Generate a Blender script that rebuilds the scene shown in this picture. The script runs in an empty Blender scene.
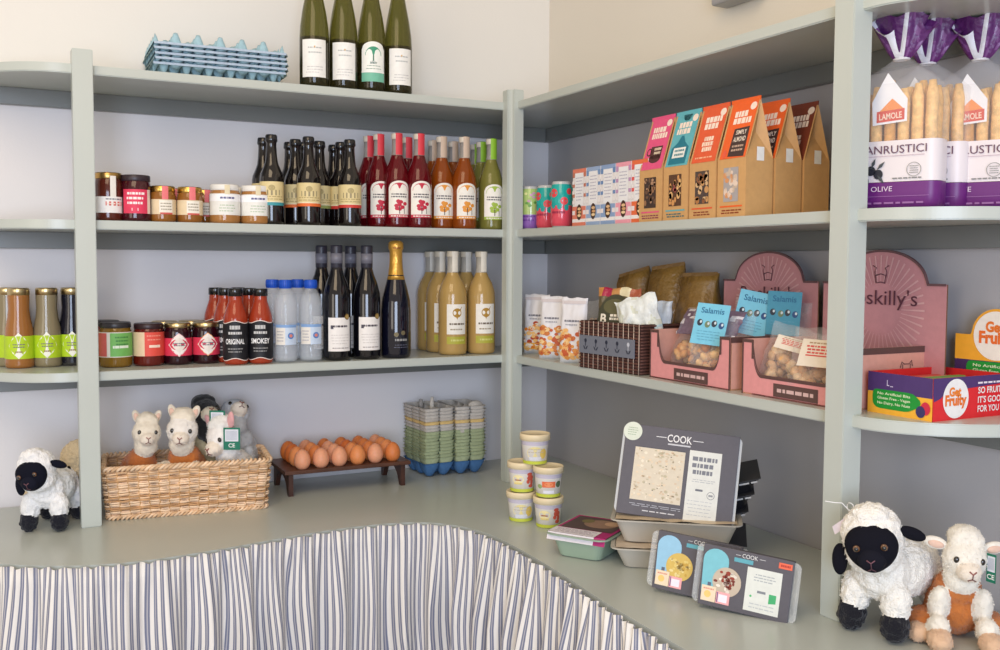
import bpy, bmesh, math, random
from math import sin, cos, pi, radians, sqrt, exp
from mathutils import Vector, Matrix, Euler, noise
random.seed(7)
scene = bpy.context.scene
COL = scene.collection
R = radians

# ---------------------------------------------------------------- camera
F, PIT, YAW, ROL = 991.5665, .0614, .4784, .0052
CX, CY, CZ = -1.5228, -2.6243, 1.4358
fw = Vector((sin(YAW)*cos(PIT), cos(YAW)*cos(PIT), -sin(PIT)))
r0 = Vector((cos(YAW), -sin(YAW), 0)); u0 = r0.cross(fw)
RT = r0*cos(ROL)+u0*sin(ROL); UP = -r0*sin(ROL)+u0*cos(ROL)
cd = bpy.data.cameras.new('camera'); cam = bpy.data.objects.new('camera', cd); COL.objects.link(cam)
cd.sensor_width = 36; cd.lens = F/1000*36; cd.clip_start = .02
cam.matrix_world = Matrix(((RT.x, UP.x, -fw.x, CX), (RT.y, UP.y, -fw.y, CY), (RT.z, UP.z, -fw.z, CZ), (0, 0, 0, 1)))
scene.camera = cam

def ray(px, py): return fw+RT*((px-500)/F)-UP*((py-325)/F)
def onz(px, py, z):
    d = ray(px, py); k = (z-CZ)/d.z; return CX+k*d.x, CY+k*d.y
def ony(px, y, py=325):
    d = ray(px, py); return CX+(y-CY)/d.y*d.x
def onx(px, x, py=325):
    d = ray(px, py); return CY+(x-CX)/d.x*d.y

# heights of the shelf tops, the counter, shelf depth
Z1, Z2, Z3, ZC = 1.8628, 1.5275, 1.1925, .85
TH = .0205; SD = .272

# ---------------------------------------------------------------- colours and materials
def lin(c):
    return tuple(((v/255)/12.92 if v/255 <= .04045 else ((v/255+.055)/1.055)**2.4) for v in c[:3])+(1.0,)

MATS = {}
def material(key, rough=.5, metal=0, trans=0, ior=1.45, alpha=1, coat=0, bump=0, bscale=300, vary=0, vscale=60, sheen=0, sss=0, spec=.5, kind='noise', bdist=.001):
    m = bpy.data.materials.new(key); m.use_nodes = True
    nt = m.node_tree; N = nt.nodes; L = nt.links; b = N['Principled BSDF']
    at = N.new('ShaderNodeAttribute'); at.attribute_name = 'Col'
    tc = N.new('ShaderNodeTexCoord')
    src = at.outputs['Color']
    if vary:
        n = N.new('ShaderNodeTexNoise'); n.inputs['Scale'].default_value = vscale; n.inputs['Detail'].default_value = 4
        L.new(tc.outputs['Object'], n.inputs['Vector'])
        mr = N.new('ShaderNodeMapRange'); mr.inputs['From Min'].default_value = .3; mr.inputs['From Max'].default_value = .7
        mr.inputs['To Min'].default_value = 1-vary; mr.inputs['To Max'].default_value = 1+vary
        L.new(n.outputs['Fac'], mr.inputs['Value'])
        mx = N.new('ShaderNodeVectorMath'); mx.operation = 'SCALE'
        L.new(src, mx.inputs[0]); L.new(mr.outputs['Result'], mx.inputs['Scale']); src = mx.outputs['Vector']
    L.new(src, b.inputs['Base Color'])
    b.inputs['Roughness'].default_value = rough; b.inputs['Metallic'].default_value = metal
    b.inputs['Transmission Weight'].default_value = trans; b.inputs['IOR'].default_value = ior
    b.inputs['Alpha'].default_value = alpha; b.inputs['Coat Weight'].default_value = coat
    b.inputs['Specular IOR Level'].default_value = spec
    b.inputs['Sheen Weight'].default_value = sheen
    if sss:
        b.inputs['Subsurface Weight'].default_value = sss; b.inputs['Subsurface Radius'].default_value = (.004, .002, .001)
        b.inputs['Subsurface Scale'].default_value = 1
    if bump:
        if kind == 'noise':
            t = N.new('ShaderNodeTexNoise'); t.inputs['Scale'].default_value = bscale; t.inputs['Detail'].default_value = 5; o = t.outputs['Fac']
        else:
            t = N.new('ShaderNodeTexVoronoi'); t.inputs['Scale'].default_value = bscale; o = t.outputs['Distance']
        L.new(tc.outputs['Object'], t.inputs['Vector'])
        bp = N.new('ShaderNodeBump'); bp.inputs['Strength'].default_value = bump; bp.inputs['Distance'].default_value = bdist
        L.new(o, bp.inputs['Height']); L.new(bp.outputs['Normal'], b.inputs['Normal'])
    MATS[key] = m
material('matte', .65, vary=.03)
material('card', .55, vary=.04, vscale=90, bump=.15, bscale=500)
material('satin', .38)
material('gloss', .12, coat=.3)
material('darkglass', .06, trans=.12, coat=.6)
material('greenglass', .06, trans=.55, ior=1.3, coat=.3)
material('liquid', .07, trans=.5, ior=1.33, coat=.4)
material('juice', .12, trans=.2, ior=1.33, coat=.6)
material('clear', .06, trans=1, ior=1.12, alpha=.55, bump=.3, bscale=70, bdist=.004)
material('neckglass', .05, trans=1, ior=1.15, alpha=.7)
material('film', .14, alpha=.13, spec=.9, bump=.7, bscale=55, bdist=.006)
material('foil', .28, metal=.55, bump=.6, bscale=60, bdist=.005)
material('crinkle', .3, bump=.9, bscale=48, bdist=.008, coat=.25)
material('metal', .3, metal=1)
material('pulp', .85, bump=.6, bscale=380, vary=.1, vscale=140)
material('plush', .95, bump=.8, bscale=650, sheen=.25, vary=.06, vscale=120, bdist=.002)
material('darkplush', .9, bump=.5, bscale=650, bdist=.001, spec=.2)
material('clearpack', .1, alpha=.26, spec=1, bump=.5, bscale=90, bdist=.004)
material('plastic', .07, alpha=.2, spec=.8, bump=.3, bscale=70, bdist=.004)
material('wool', .97, bump=.6, bscale=300, kind='voronoi', sheen=.15, bdist=.003, vary=.05)
material('wicker', .6, vary=.22, vscale=45, bump=.4, bscale=500)
material('wood', .45, vary=.25, vscale=30, bump=.2, bscale=200)
material('egg', .48, vary=.06, vscale=160, sss=.15)
material('food', .7, vary=.2, vscale=110, bump=.7, bscale=240, sss=.1)
material('paint', .28, vary=.015, vscale=8, bump=.06, bscale=120)
material('eye', .03, coat=1)

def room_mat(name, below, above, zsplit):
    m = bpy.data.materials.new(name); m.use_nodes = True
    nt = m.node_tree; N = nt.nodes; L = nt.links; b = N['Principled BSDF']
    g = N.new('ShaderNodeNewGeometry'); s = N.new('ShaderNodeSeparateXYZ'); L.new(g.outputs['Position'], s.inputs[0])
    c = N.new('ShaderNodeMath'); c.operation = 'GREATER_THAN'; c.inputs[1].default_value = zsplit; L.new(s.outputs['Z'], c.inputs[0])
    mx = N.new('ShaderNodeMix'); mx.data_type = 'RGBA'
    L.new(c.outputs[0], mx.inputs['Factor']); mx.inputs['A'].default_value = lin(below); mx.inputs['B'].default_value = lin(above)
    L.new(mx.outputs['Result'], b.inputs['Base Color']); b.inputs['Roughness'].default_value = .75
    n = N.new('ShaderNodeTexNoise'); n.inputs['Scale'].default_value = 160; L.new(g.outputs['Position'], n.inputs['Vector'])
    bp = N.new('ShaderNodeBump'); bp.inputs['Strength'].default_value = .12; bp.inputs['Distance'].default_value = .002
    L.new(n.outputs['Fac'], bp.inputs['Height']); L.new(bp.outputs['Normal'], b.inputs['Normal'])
    return m

# ---------------------------------------------------------------- mesh builder
class MB:
    def __init__(s, mat='matte'):
        s.v = []; s.f = []; s.c = []; s.m = []; s.sm = []; s.mats = [mat]; s.mi = 0; s.col = lin((200, 200, 200))
    def mat(s, k):
        if k not in s.mats: s.mats.append(k)
        s.mi = s.mats.index(k); return s
    def add(s, vs, fs, col, smooth=False):
        o = len(s.v); s.v += [tuple(v) for v in vs]
        for i, f in enumerate(fs):
            s.f.append([o+j for j in f])
            s.c.append(col(i) if callable(col) else lin(col)); s.m.append(s.mi); s.sm.append(smooth)
        return s
    def box(s, x0, x1, y0, y1, z0, z1, col, bev=0):
        if not bev:
            vs = [(x, y, z) for x in (x0, x1) for y in (y0, y1) for z in (z0, z1)]
            return s.add(vs, [(0, 1, 3, 2), (4, 6, 7, 5), (0, 4, 5, 1), (2, 3, 7, 6), (0, 2, 6, 4), (1, 5, 7, 3)], col)
        bm = bmesh.new(); bmesh.ops.create_cube(bm, size=1)
        for v in bm.verts: v.co = Vector(((x0+x1)/2+v.co.x*(x1-x0), (y0+y1)/2+v.co.y*(y1-y0), (z0+z1)/2+v.co.z*(z1-z0)))
        bmesh.ops.bevel(bm, geom=bm.edges[:], offset=bev, segments=2, affect='EDGES', profile=.5)
        s.bm(bm, col); return s
    def bm(s, bm, col, smooth=False):
        bm.verts.ensure_lookup_table()
        s.add([v.co[:] for v in bm.verts], [[v.index for v in f.verts] for f in bm.faces] if not bm.verts.index_update() else 0, col, smooth); bm.free()
    def lathe(s, prof, col, n=28, c=(0, 0, 0), smooth=True):
        vs = []; fs = []; cs = []
        for (r, z) in prof:
            for k in range(n):
                a = 2*pi*k/n; vs.append((c[0]+r*cos(a), c[1]+r*sin(a), c[2]+z))
        for i in range(len(prof)-1):
            zc = (prof[i][1]+prof[i+1][1])/2
            for k in range(n):
                fs.append((i*n+k, i*n+(k+1) % n, (i+1)*n+(k+1) % n, (i+1)*n+k)); cs.append(lin(col(zc)) if callable(col) else None)
        a = len(vs); vs += [(c[0], c[1], c[2]+prof[0][1]), (c[0], c[1], c[2]+prof[-1][1])]
        m = len(prof)-1
        for k in range(n):
            fs.append((a, (k+1) % n, k)); cs.append(lin(col(prof[0][1])) if callable(col) else None)
            fs.append((a+1, m*n+k, m*n+(k+1) % n)); cs.append(lin(col(prof[-1][1])) if callable(col) else None)
        s.add(vs, fs, (lambda i: cs[i]) if callable(col) else col, smooth); return s
    def tube(s, pts, r, col, n=7, smooth=True, closed=False):
        pts = [Vector(p) for p in pts]; m = len(pts); vs = []; fs = []
        for i, p in enumerate(pts):
            if closed: d = pts[(i+1) % m]-pts[i-1]
            else: d = pts[min(i+1, m-1)]-pts[max(i-1, 0)]
            d = d.normalized() if d.length > 1e-9 else Vector((0, 0, 1))
            up = Vector((0, 0, 1)) if abs(d.z) < .9 else Vector((1, 0, 0))
            a = d.cross(up).normalized(); b = a.cross(d)
            rr = r[i] if isinstance(r, (list, tuple)) else r
            for k in range(n):
                t = 2*pi*k/n; vs.append(p+a*(rr*cos(t))+b*(rr*sin(t)))
        for i in range(m if closed else m-1):
            j = (i+1) % m
            for k in range(n): fs.append((i*n+k, i*n+(k+1) % n, j*n+(k+1) % n, j*n+k))
        if not closed: fs += [tuple(range(n))[::-1], tuple((m-1)*n+k for k in range(n))]
        return s.add(vs, fs, col, smooth)
    def ell(s, c, r, col, rot=None, nu=16, nv=10, fn=None):
        M = Euler(rot).to_matrix() if rot else None; vs = []; fs = []
        for j in range(nv+1):
            t = pi*j/nv
            for i in range(nu):
                a = 2*pi*i/nu; p = Vector((r[0]*sin(t)*cos(a), r[1]*sin(t)*sin(a), r[2]*cos(t)))
                if fn: p = fn(p)
                if M: p = M@p
                vs.append(p+Vector(c))
        for j in range(nv):
            for i in range(nu): fs.append((j*nu+i, (j+1)*nu+i, (j+1)*nu+(i+1) % nu, j*nu+(i+1) % nu))
        return s.add(vs, fs, col, True)
    def sheet(s, fn, nu, nv, col, smooth=True):
        vs = [fn(i/nu, j/nv) for j in range(nv+1) for i in range(nu+1)]
        fs = [(j*(nu+1)+i, j*(nu+1)+i+1, (j+1)*(nu+1)+i+1, (j+1)*(nu+1)+i) for j in range(nv) for i in range(nu)]
        if callable(col):
            cc = [lin(col((i+.5)/nu, (j+.5)/nv)) for j in range(nv) for i in range(nu)]
            return s.add(vs, fs, lambda k: cc[k], smooth)
        return s.add(vs, fs, col, smooth)
    def loft(s, rings, col, cap=(True, True), smooth=False):
        n = len(rings[0]); vs = [p for r in rings for p in r]; fs = []
        for i in range(len(rings)-1):
            for k in range(n): fs.append((i*n+k, i*n+(k+1) % n, (i+1)*n+(k+1) % n, (i+1)*n+k))
        if cap[0]: fs.append(tuple(range(n))[::-1])
        if cap[1]: fs.append(tuple((len(rings)-1)*n+k for k in range(n)))
        return s.add(vs, fs, col, smooth)
    # flat prints, laid on a surface through map(u, v, layer)
    def rect(s, m, u0, v0, u1, v1, col, k=1, nu=1, nv=1):
        return s.sheet(lambda a, b: m(u0+(u1-u0)*a, v0+(v1-v0)*b, k), nu, nv, col, smooth=nu > 2)
    def poly(s, m, pts, col, k=1):
        return s.add([m(u, v, k) for u, v in pts], [tuple(range(len(pts)))], col)
    def fan(s, m, c, pts, col, k=1):
        n = len(pts); return s.add([m(c[0], c[1], k)]+[m(u, v, k) for u, v in pts], [(0, i+1, (i+1) % n+1) for i in range(n)], col)
    def disc(s, m, u, v, ru, rv, col, k=1, n=24, a0=0):
        return s.fan(m, (u, v), [(u+ru*cos(a0+2*pi*i/n), v+rv*sin(a0+2*pi*i/n)) for i in range(n)], col, k)
    def ring(s, m, u, v, r, w, col, k=1, n=24):
        vs = []; 
        for i in range(n):
            a = 2*pi*i/n; vs += [m(u+r*cos(a), v+r*sin(a), k), m(u+(r-w)*cos(a), v+(r-w)*sin(a), k)]
        return s.add(vs, [(2*i, (2*i+2) % (2*n), (2*i+3) % (2*n), 2*i+1) for i in range(n)], col)
    def arch(s, m, u, v0, v1, w, col, k=1, n=14):
        # rectangle with a round top, columns so that it bends
        fr = []
        for i in range(n+1):
            a = -1+2*i/n; fr.append((u+a*w/2, v1-w/2*.62+w/2*.62*sqrt(max(0, 1-a*a))))
        vs = []
        for (x, t) in fr: vs += [m(x, v0, k), m(x, t, k)]
        return s.add(vs, [(2*i, 2*i+2, 2*i+3, 2*i+1) for i in range(n)], col, True)
    def text(s, m, t, u, v, h, col, k=2, w=None, bold=.02, ang=0):
        vs, fs, tw = glyphs(t, bold); sx = h if w is None else w/tw
        ca, sa = cos(ang), sin(ang)
        return s.add([m(u+x*sx*ca-y*h*sa, v+x*sx*sa+y*h*ca, k) for x, y in vs], fs, col)
    def dashes(s, m, u0, v0, u1, v1, n, col, k=2, th=.45, seed=1):
        rg = random.Random(seed); dv = (v1-v0)/n
        for j in range(n):
            a = u0+(u1-u0)*rg.uniform(0, .12); vv = v1-dv*(j+.5)
            while a < u1-(u1-u0)*rg.uniform(0, .25):
                b = min(u1, a+(u1-u0)*rg.uniform(.06, .2)); s.rect(m, a, vv-dv*th/2, b, vv+dv*th/2, col, k); a = b+(u1-u0)*.035
        return s
    def mesh(s, name):
        me = bpy.data.meshes.new(name); me.from_pydata(s.v, [], s.f)
        a = me.color_attributes.new('Col', 'FLOAT_COLOR', 'CORNER'); buf = []
        for p, c in zip(me.polygons, s.c): buf += list(c)*p.loop_total
        a.data.foreach_set('color', buf)
        me.polygons.foreach_set('material_index', s.m); me.polygons.foreach_set('use_smooth', s.sm)
        for k in s.mats: me.materials.append(MATS[k])
        me.update(); return me

_G = {}
def glyphs(t, bold):
    if (t, bold) not in _G:
        cu = bpy.data.curves.new('glyphs', 'FONT'); cu.body = t; cu.size = 1.37; cu.align_x = 'CENTER'; cu.align_y = 'CENTER'; cu.offset = bold; cu.resolution_u = 3
        ob = bpy.data.objects.new('glyphs', cu); me = bpy.data.meshes.new_from_object(ob)
        vs = [(v.co.x, v.co.y) for v in me.vertices]; fs = [tuple(p.vertices) for p in me.polygons]
        xs = [v[0] for v in vs]; ys = [v[1] for v in vs]; cxx = (min(xs)+max(xs))/2; cyy = (min(ys)+max(ys))/2
        vs = [(x-cxx, y-cyy) for x, y in vs]
        _G[(t, bold)] = (vs, fs, max(xs)-min(xs)); bpy.data.objects.remove(ob); bpy.data.meshes.remove(me)
    return _G[(t, bold)]

E3 = .00025
def flat(o, ux, vy):
    o = Vector(o); ux = Vector(ux).normalized(); vy = Vector(vy).normalized(); n = ux.cross(vy)
    return lambda u, v, k: o+ux*u+vy*v+n*(k*E3)
def cyl(r, z0=0, a0=0):
    rf = r if callable(r) else (lambda z: r)
    def m(u, v, k):
        rr = rf(v+z0)+k*E3; a = a0+u/rf(z0); return Vector((rr*sin(a), -rr*cos(a), z0+v))
    return m

def obj(name, mb, parent=None):
    o = bpy.data.objects.new(name, mb.mesh(name) if isinstance(mb, MB) else mb); COL.objects.link(o); o.parent = parent; return o
def tag(o, label, cat, group=None, kind=None):
    o['label'] = label; o['category'] = cat
    if group: o['group'] = group
    if kind: o['kind'] = kind
    return o
def struct(name, mb, mat=None):
    o = obj(name, mb)
    if mat: o.data.materials.clear(); o.data.materials.append(mat)
    o['kind'] = 'structure'; return o
def thing(name, label, cat, loc=(0, 0, 0), rz=0, group=None, rot=None):
    o = bpy.data.objects.new(name, None); COL.objects.link(o); o.location = loc; o.rotation_euler = rot or (0, 0, rz)
    o.empty_display_size = .05; return tag(o, label, cat, group)
def dup(root, loc, rz=0, label=None, group=None, rot=None):
    r = root.copy(); COL.objects.link(r); r.location = loc; r.rotation_euler = rot or (0, 0, rz)
    if label: r['label'] = label
    if group: r['group'] = group
    for ch in list(root.children):
        c = ch.copy(); COL.objects.link(c); c.parent = r
        for g in list(ch.children):
            d = g.copy(); COL.objects.link(d); d.parent = c
    return r
PROTO = {}
def place(key, maker, loc, rz, label, cat, group=None, rot=None):
    """first of its kind is built, later ones are copies"""
    if key in PROTO: return dup(PROTO[key], loc, rz, label, group, rot)
    t = maker(); t.location = loc; t.rotation_euler = rot or (0, 0, rz); tag(t, label, cat, group); PROTO[key] = t; return t
def empty(name):
    o = bpy.data.objects.new(name, None); COL.objects.link(o); o.empty_display_size = .05; return o

# ================================================================ the room
WM = room_mat('wall paint', (222, 220, 222), (227, 224, 218), 1.842)
WMR = room_mat('wall paint right shaded', (178, 176, 178), (218, 211, 199), 1.842)  # same two-tone paint, darker: the right wall's shade is put into the colour
mb = MB(); mb.box(-3.4, .15, 0, .15, 0, 2.7, (200, 200, 200)); struct('wall_left', mb, WM)
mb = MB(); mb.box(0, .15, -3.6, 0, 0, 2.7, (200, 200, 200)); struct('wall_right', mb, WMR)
fm = room_mat('floor boards', (150, 128, 104), (150, 128, 104), 9)
mb = MB(); mb.box(-3.4, .15, -3.6, .15, -.1, 0, (150, 130, 110)); struct('floor', mb, fm)

PC = (188, 194, 187); PD = (116, 119, 117)
# counter, curved front edge (clockwise path seen from above, curtain hangs just outside it)
def catmull(P, n=10):
    out = []
    for i in range(len(P)-1):
        p0 = Vector(P[max(i-1, 0)]); p1 = Vector(P[i]); p2 = Vector(P[i+1]); p3 = Vector(P[min(i+2, len(P)-1)])
        for k in range(n):
            t = k/n; out.append(.5*((2*p1)+(-p0+p2)*t+(2*p0-5*p1+4*p2-p3)*t*t+(-p0+3*p1-3*p2+p3)*t**3))
    out.append(Vector(P[-1])); return out
front = catmull([(-1.80, -.02), (-1.72, -.25), (-1.6, -.42), (-1.511, -.507), (-1.426, -.564), (-1.34, -.597), (-1.249, -.608), (-1.151, -.6), (-1.048, -.584),
                 (-.934, -.562), (-.819, -.552), (-.73, -.558), (-.655, -.585), (-.6, -.645), (-.573, -.73), (-.566, -.83), (-.569, -.961), (-.577, -1.087), (-.587, -1.204),
                 (-.592, -1.329), (-.594, -1.45), (-.58, -1.62), (-.52, -1.78), (-.4, -1.9), (-.2, -1.97), (-.01, -1.98)])
def offset(path, d):
    out = []
    for i, p in enumerate(path):
        t = (path[min(i+1, len(path)-1)]-path[max(i-1, 0)]).normalized(); out.append(p+Vector((-t.y, t.x))*d)
    return out
unit = thing('shop_counter', 'grey-green painted wooden counter top with a curved front edge running round the corner', 'counter')
edge = offset(front, .007)
outline = [(p.x, p.y) for p in edge]+[(-.001, -.001)]
bm = bmesh.new()
for z in (.815, ZC):
    vs = [bm.verts.new((x, y, z)) for x, y in outline]; bm.faces.new(vs if z == ZC else vs[::-1])
bm.verts.ensure_lookup_table(); n = len(outline)
for i in range(n): bm.faces.new((bm.verts[i], bm.verts[(i+1) % n], bm.verts[n+(i+1) % n], bm.verts[n+i]))
bmesh.ops.bevel(bm, geom=[e for e in bm.edges if all(abs(v.co.z-ZC) < 1e-5 for v in e.verts) and min(abs(v.co.x)+0 for v in e.verts) > .002 and min(abs(v.co.y) for v in e.verts) > .003], offset=.003, segments=2, affect='EDGES')
bmesh.ops.recalc_face_normals(bm, faces=bm.faces[:])
mb = MB('paint'); mb.bm(bm, (184, 190, 184)); obj('worktop', mb, unit)
for (x, y) in ((-1.5, -.3), (-1.0, -.4), (-.45, -.5), (-.45, -1.1), (-.4, -1.7)):
    mb = MB('paint'); mb.box(x-.03, x+.03, y-.03, y+.03, 0, .815, PD, .003); obj('leg', mb, unit)

# curtain
def curtain():
    P = front; S = [0]
    for a, b in zip(P, P[1:]): S.append(S[-1]+(b-a).length)
    T = S[-1]; N = 1500; M = 22
    rg = random.Random(3); ph = []; a = 0
    def pt(s):
        import bisect
        i = min(max(bisect.bisect(S, s)-1, 0), len(P)-2); t = (s-S[i])/(S[i+1]-S[i]); p = P[i].lerp(P[i+1], t)
        d = (P[min(i+2, len(P)-1)]-P[max(i-1, 0)]).normalized(); return p, Vector((d.y, -d.x))
    # pleat phase advances at an uneven rate
    phs = [0]; 
    for k in range(N):
        s = T*k/N; phs.append(phs[-1]+T/N*2*pi/(.074*(1+.5*noise.noise(Vector((s*6, 0, 0))))))
    vs = []; uv = []; arc = 0; prev = None
    low = []
    for k in range(N+1):
        s = T*k/N; p, nn = pt(s); am = .019*(1+.6*noise.noise(Vector((s*9, 5, 0))))
        q = p+nn*(am*sin(phs[k])); 
        if prev is not None: arc += (q-prev).length
        prev = q; low.append(arc)
    for j in range(M+1):
        t = j/M
        z = .8495-t*.78
        for k in range(N+1):
            s = T*k/N; p, nn = pt(s)
            fine = sin(phs[k]*3.13+1.3*sin(s*31))*(.0042*exp(-t*11)+.0006)
            am = .021*(1+.6*noise.noise(Vector((s*9, 5, 0))))*(.06+.94*min(1, t*4.5))
            sway = .35*noise.noise(Vector((s*4, t*2.2, 2)))*t
            q = p+nn*(am*sin(phs[k]+sway*3)+fine+.0075+.014*min(1, t*4))
            if j == 0: q = q+nn*(.001)
            vs.append((q.x, q.y, z+(0.002*sin(phs[k]*2) if j == 0 else 0)))
            uv.append((low[k]+.03*noise.noise(Vector((s*10, 0, 7)))*min(1, t*2.4)+.02*noise.noise(Vector((s*7, t*3, 11))), t))
    fs = [(j*(N+1)+k, (j+1)*(N+1)+k, (j+1)*(N+1)+k+1, j*(N+1)+k+1) for j in range(M) for k in range(N)]
    me = bpy.data.meshes.new('skirt_curtain'); me.from_pydata(vs, [], fs)
    ul = me.uv_layers.new(name='UVMap')
    for l in me.loops: ul.data[l.index].uv = uv[l.vertex_index]
    me.polygons.foreach_set('use_smooth', [True]*len(me.polygons))
    m = bpy.data.materials.new('striped ticking'); m.use_nodes = True; nt = m.node_tree; N_ = nt.nodes; L = nt.links; b = N_['Principled BSDF']
    b.inputs['Roughness'].default_value = .9; b.inputs['Sheen Weight'].default_value = .2
    u = N_.new('ShaderNodeUVMap'); sp = N_.new('ShaderNodeSeparateXYZ'); L.new(u.outputs['UV'], sp.inputs[0])
    mu = N_.new('ShaderNodeMath'); mu.operation = 'MULTIPLY'; mu.inputs[1].default_value = 1/.0165; L.new(sp.outputs['X'], mu.inputs[0])
    fr = N_.new('ShaderNodeMath'); fr.operation = 'FRACT'; L.new(mu.outputs[0], fr.inputs[0])
    cr = N_.new('ShaderNodeValToRGB'); cr.color_ramp.interpolation = 'LINEAR'
    stops = [(0, (230, 227, 222)), (.44, (230, 227, 222)), (.5, (114, 120, 142)), (.62, (114, 120, 142)), (.66, (178, 176, 182)), (.74, (178, 176, 182)), (.78, (114, 120, 142)), (.93, (114, 120, 142)), (.99, (230, 227, 222))]
    e = cr.color_ramp.elements; e[0].position = 0; e[0].color = lin(stops[0][1]); e[1].position = stops[-1][0]; e[1].color = lin(stops[-1][1])
    for p_, c_ in stops[1:-1]: x = e.new(p_); x.color = lin(c_)
    L.new(fr.outputs[0], cr.inputs[0]); L.new(cr.outputs['Color'], b.inputs['Base Color'])
    me.materials.append(m)
    o = bpy.data.objects.new('skirt_curtain', me); COL.objects.link(o)
    sol = o.modifiers.new('thickness', 'SOLIDIFY'); sol.thickness = .0008
    tag(o, 'gathered blue-grey and cream striped curtain hanging round the counter front', 'curtain')
curtain()

# shelving
def rounded(path_out, z, name, parent, col=PC):
    bm = bmesh.new()
    for zz in (z-TH, z):
        vs = [bm.verts.new((x, y, zz)) for x, y in path_out]; bm.faces.new(vs)
    bm.verts.ensure_lookup_table(); n = len(path_out)
    for i in range(n): bm.faces.new((bm.verts[i], bm.verts[(i+1) % n], bm.verts[n+(i+1) % n], bm.verts[n+i]))
    bmesh.ops.recalc_face_normals(bm, faces=bm.faces[:])
    bmesh.ops.bevel(bm, geom=[e for e in bm.edges if abs(e.verts[0].co.z-e.verts[1].co.z) < 1e-6 and max(abs(v.co.x) for v in e.verts) > .01 and max(abs(v.co.y) for v in e.verts) > .01], offset=.002, segments=2, affect='EDGES')
    mb = MB('paint'); mb.bm(bm, col); return obj(name, mb, parent)
rack = thing('shelving_unit', 'pale grey-green painted wooden corner shelves with square posts and rounded ends', 'shelves')
def quarter(cx, cy, a, b, t0, t1, n=48): return [(cx+a*cos(t0+(t1-t0)*i/n), cy+b*sin(t0+(t1-t0)*i/n)) for i in range(n+1)]
W = .0008
for z in (Z1, Z2, Z3):
    L_ = quarter(-1.36, -W, .207, SD-W, pi, 1.5*pi)        # rounded left end
    Rr = quarter(-W, -1.47, SD-W, .19, pi, 1.5*pi)
    rounded([(-W, -W)]+L_+[(-SD, -SD)]+[(x, y) for x, y in Rr], z, 'shelf', rack)
    mb = MB('paint'); mb.box(-1.53, -.02, -.018, -W, z-TH-.04 if z != Z3 else z-TH-.044, z-TH, PD, .001); obj('wall_batten', mb, rack)
    mb = MB('paint'); mb.box(-.018, -W, -1.62, -.0, z-TH-.04 if z != Z3 else z-TH-.044, z-TH, PD, .001); obj('wall_batten', mb, rack)
for (x0, y0, zt) in ((-1.348, -.291, 1.893), (-.296, -.308, 1.893), (-.291, -1.4627, 2.2)):
    bm = bmesh.new(); bmesh.ops.create_cube(bm, size=1)
    w = .0417
    for v in bm.verts: v.co = Vector((x0+w/2+v.co.x*w, y0+w/2+v.co.y*w, (ZC+zt)/2+v.co.z*(zt-ZC)))
    if x0 == -.296:
        bmesh.ops.bevel(bm, geom=[e for e in bm.edges if all(v.co.x < x0+.001 and v.co.y < y0+.001 for v in e.verts) and abs(e.verts[0].co.z-e.verts[1].co.z) > .1], offset=.013, segments=3, affect='EDGES')
    bmesh.ops.bevel(bm, geom=[e for e in bm.edges if e.calc_length() > .002], offset=.0015, segments=2, affect='EDGES')
    mb = MB('paint'); mb.bm(bm, PC); obj('post', mb, rack)
# small grey unit on the wall above the top shelf
wb = thing('wall_box', 'small grey box fixed high on the right wall above the top shelf', 'wall fitting', (-.001, -.878, 2.02))
mb = MB('satin'); mb.box(-.05, 0, -.065, .065, .0, .16, (150, 148, 150), .006); obj('casing', mb, wb)
mb = MB('satin')
for k in range(5): mb.box(-.052, -.049, -.05, .05, .03+k*.022, .04+k*.022, (110, 110, 112))
obj('grille', mb, wb)
# ================================================================ glass bottles and jars
def bottle(body, mat, colfn, cap=None, capcol=(30, 30, 30), capmat='gloss', prints=None, seal=None, n=28, inner=None):
    """body: lathe profile of the glass; prints(mb): label"""
    t = empty('x')
    b = MB(mat); b.lathe(body, colfn, n); obj('glass_body', b, t)
    if cap: c = MB(capmat); c.lathe(cap, capcol, 20); obj('cap', c, t)
    if prints: l = MB('card'); prints(l); obj('label', l, t)
    if seal: l = MB('card'); seal(l); obj('seal_strip', l, t)
    return t
def named(name, fn):
    def g():
        t = fn(); t.name = name; return t
    return g

# --- tall green wine bottles, top shelf
def flute(kind):
    def mk():
        r = .036
        prof = [(.026, 0), (.034, .003), (r, .01), (r, .12), (.034, .15), (.029, .185), (.022, .22), (.0165, .25), (.0145, .27), (.0142, .318), (.0155, .32), (.0155, .33), (.013, .331)]
        def pr(m):
            c = cyl(r)
            if kind == 'white':
                m.rect(lambda u, v, k: cyl(r)(u, v, k), -.031, .022, .031, .112, (236, 236, 232), 1, 14)
                m.dashes(c, -.016, .075, .018, .098, 2, (176, 180, 180), 2, .25, 3); m.dashes(c, -.02, .03, .022, .05, 3, (190, 190, 190), 2, .25, 5)
                m.rect(c, .0, .092, .003, .096, (205, 160, 80), 3)
            else:
                m.arch(c, 0, .024, .122, .062, (238, 240, 234), 1)
                m.rect(c, -.031, .024, .031, .046, (116, 186, 160), 2, 12); m.rect(c, -.031, .046, .031, .05, (240, 240, 236), 3, 12)
                m.fan(c, (0, .088), [(.021*cos(pi*i/12), .088+.022*sin(pi*i/12)) for i in range(13)], (60, 150, 116), 2)
                m.rect(c, -.0015, .074, .0015, .09, (60, 110, 90), 2); m.text(c, 'alain', 0, .071, .007, (50, 90, 76), 3)
                m.dashes(c, -.02, .052, .02, .066, 2, (150, 170, 160), 2, .3, 2)
        t = bottle(prof, 'greenglass', lambda z: (54, 50, 26) if z < .135 else (108, 106, 46), [(.0158, .285), (.0162, .286), (.0162, .331), (.0155, .3325)], (60, 62, 40), prints=pr)
        return t
    return named('wine_bottle', mk)
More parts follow.
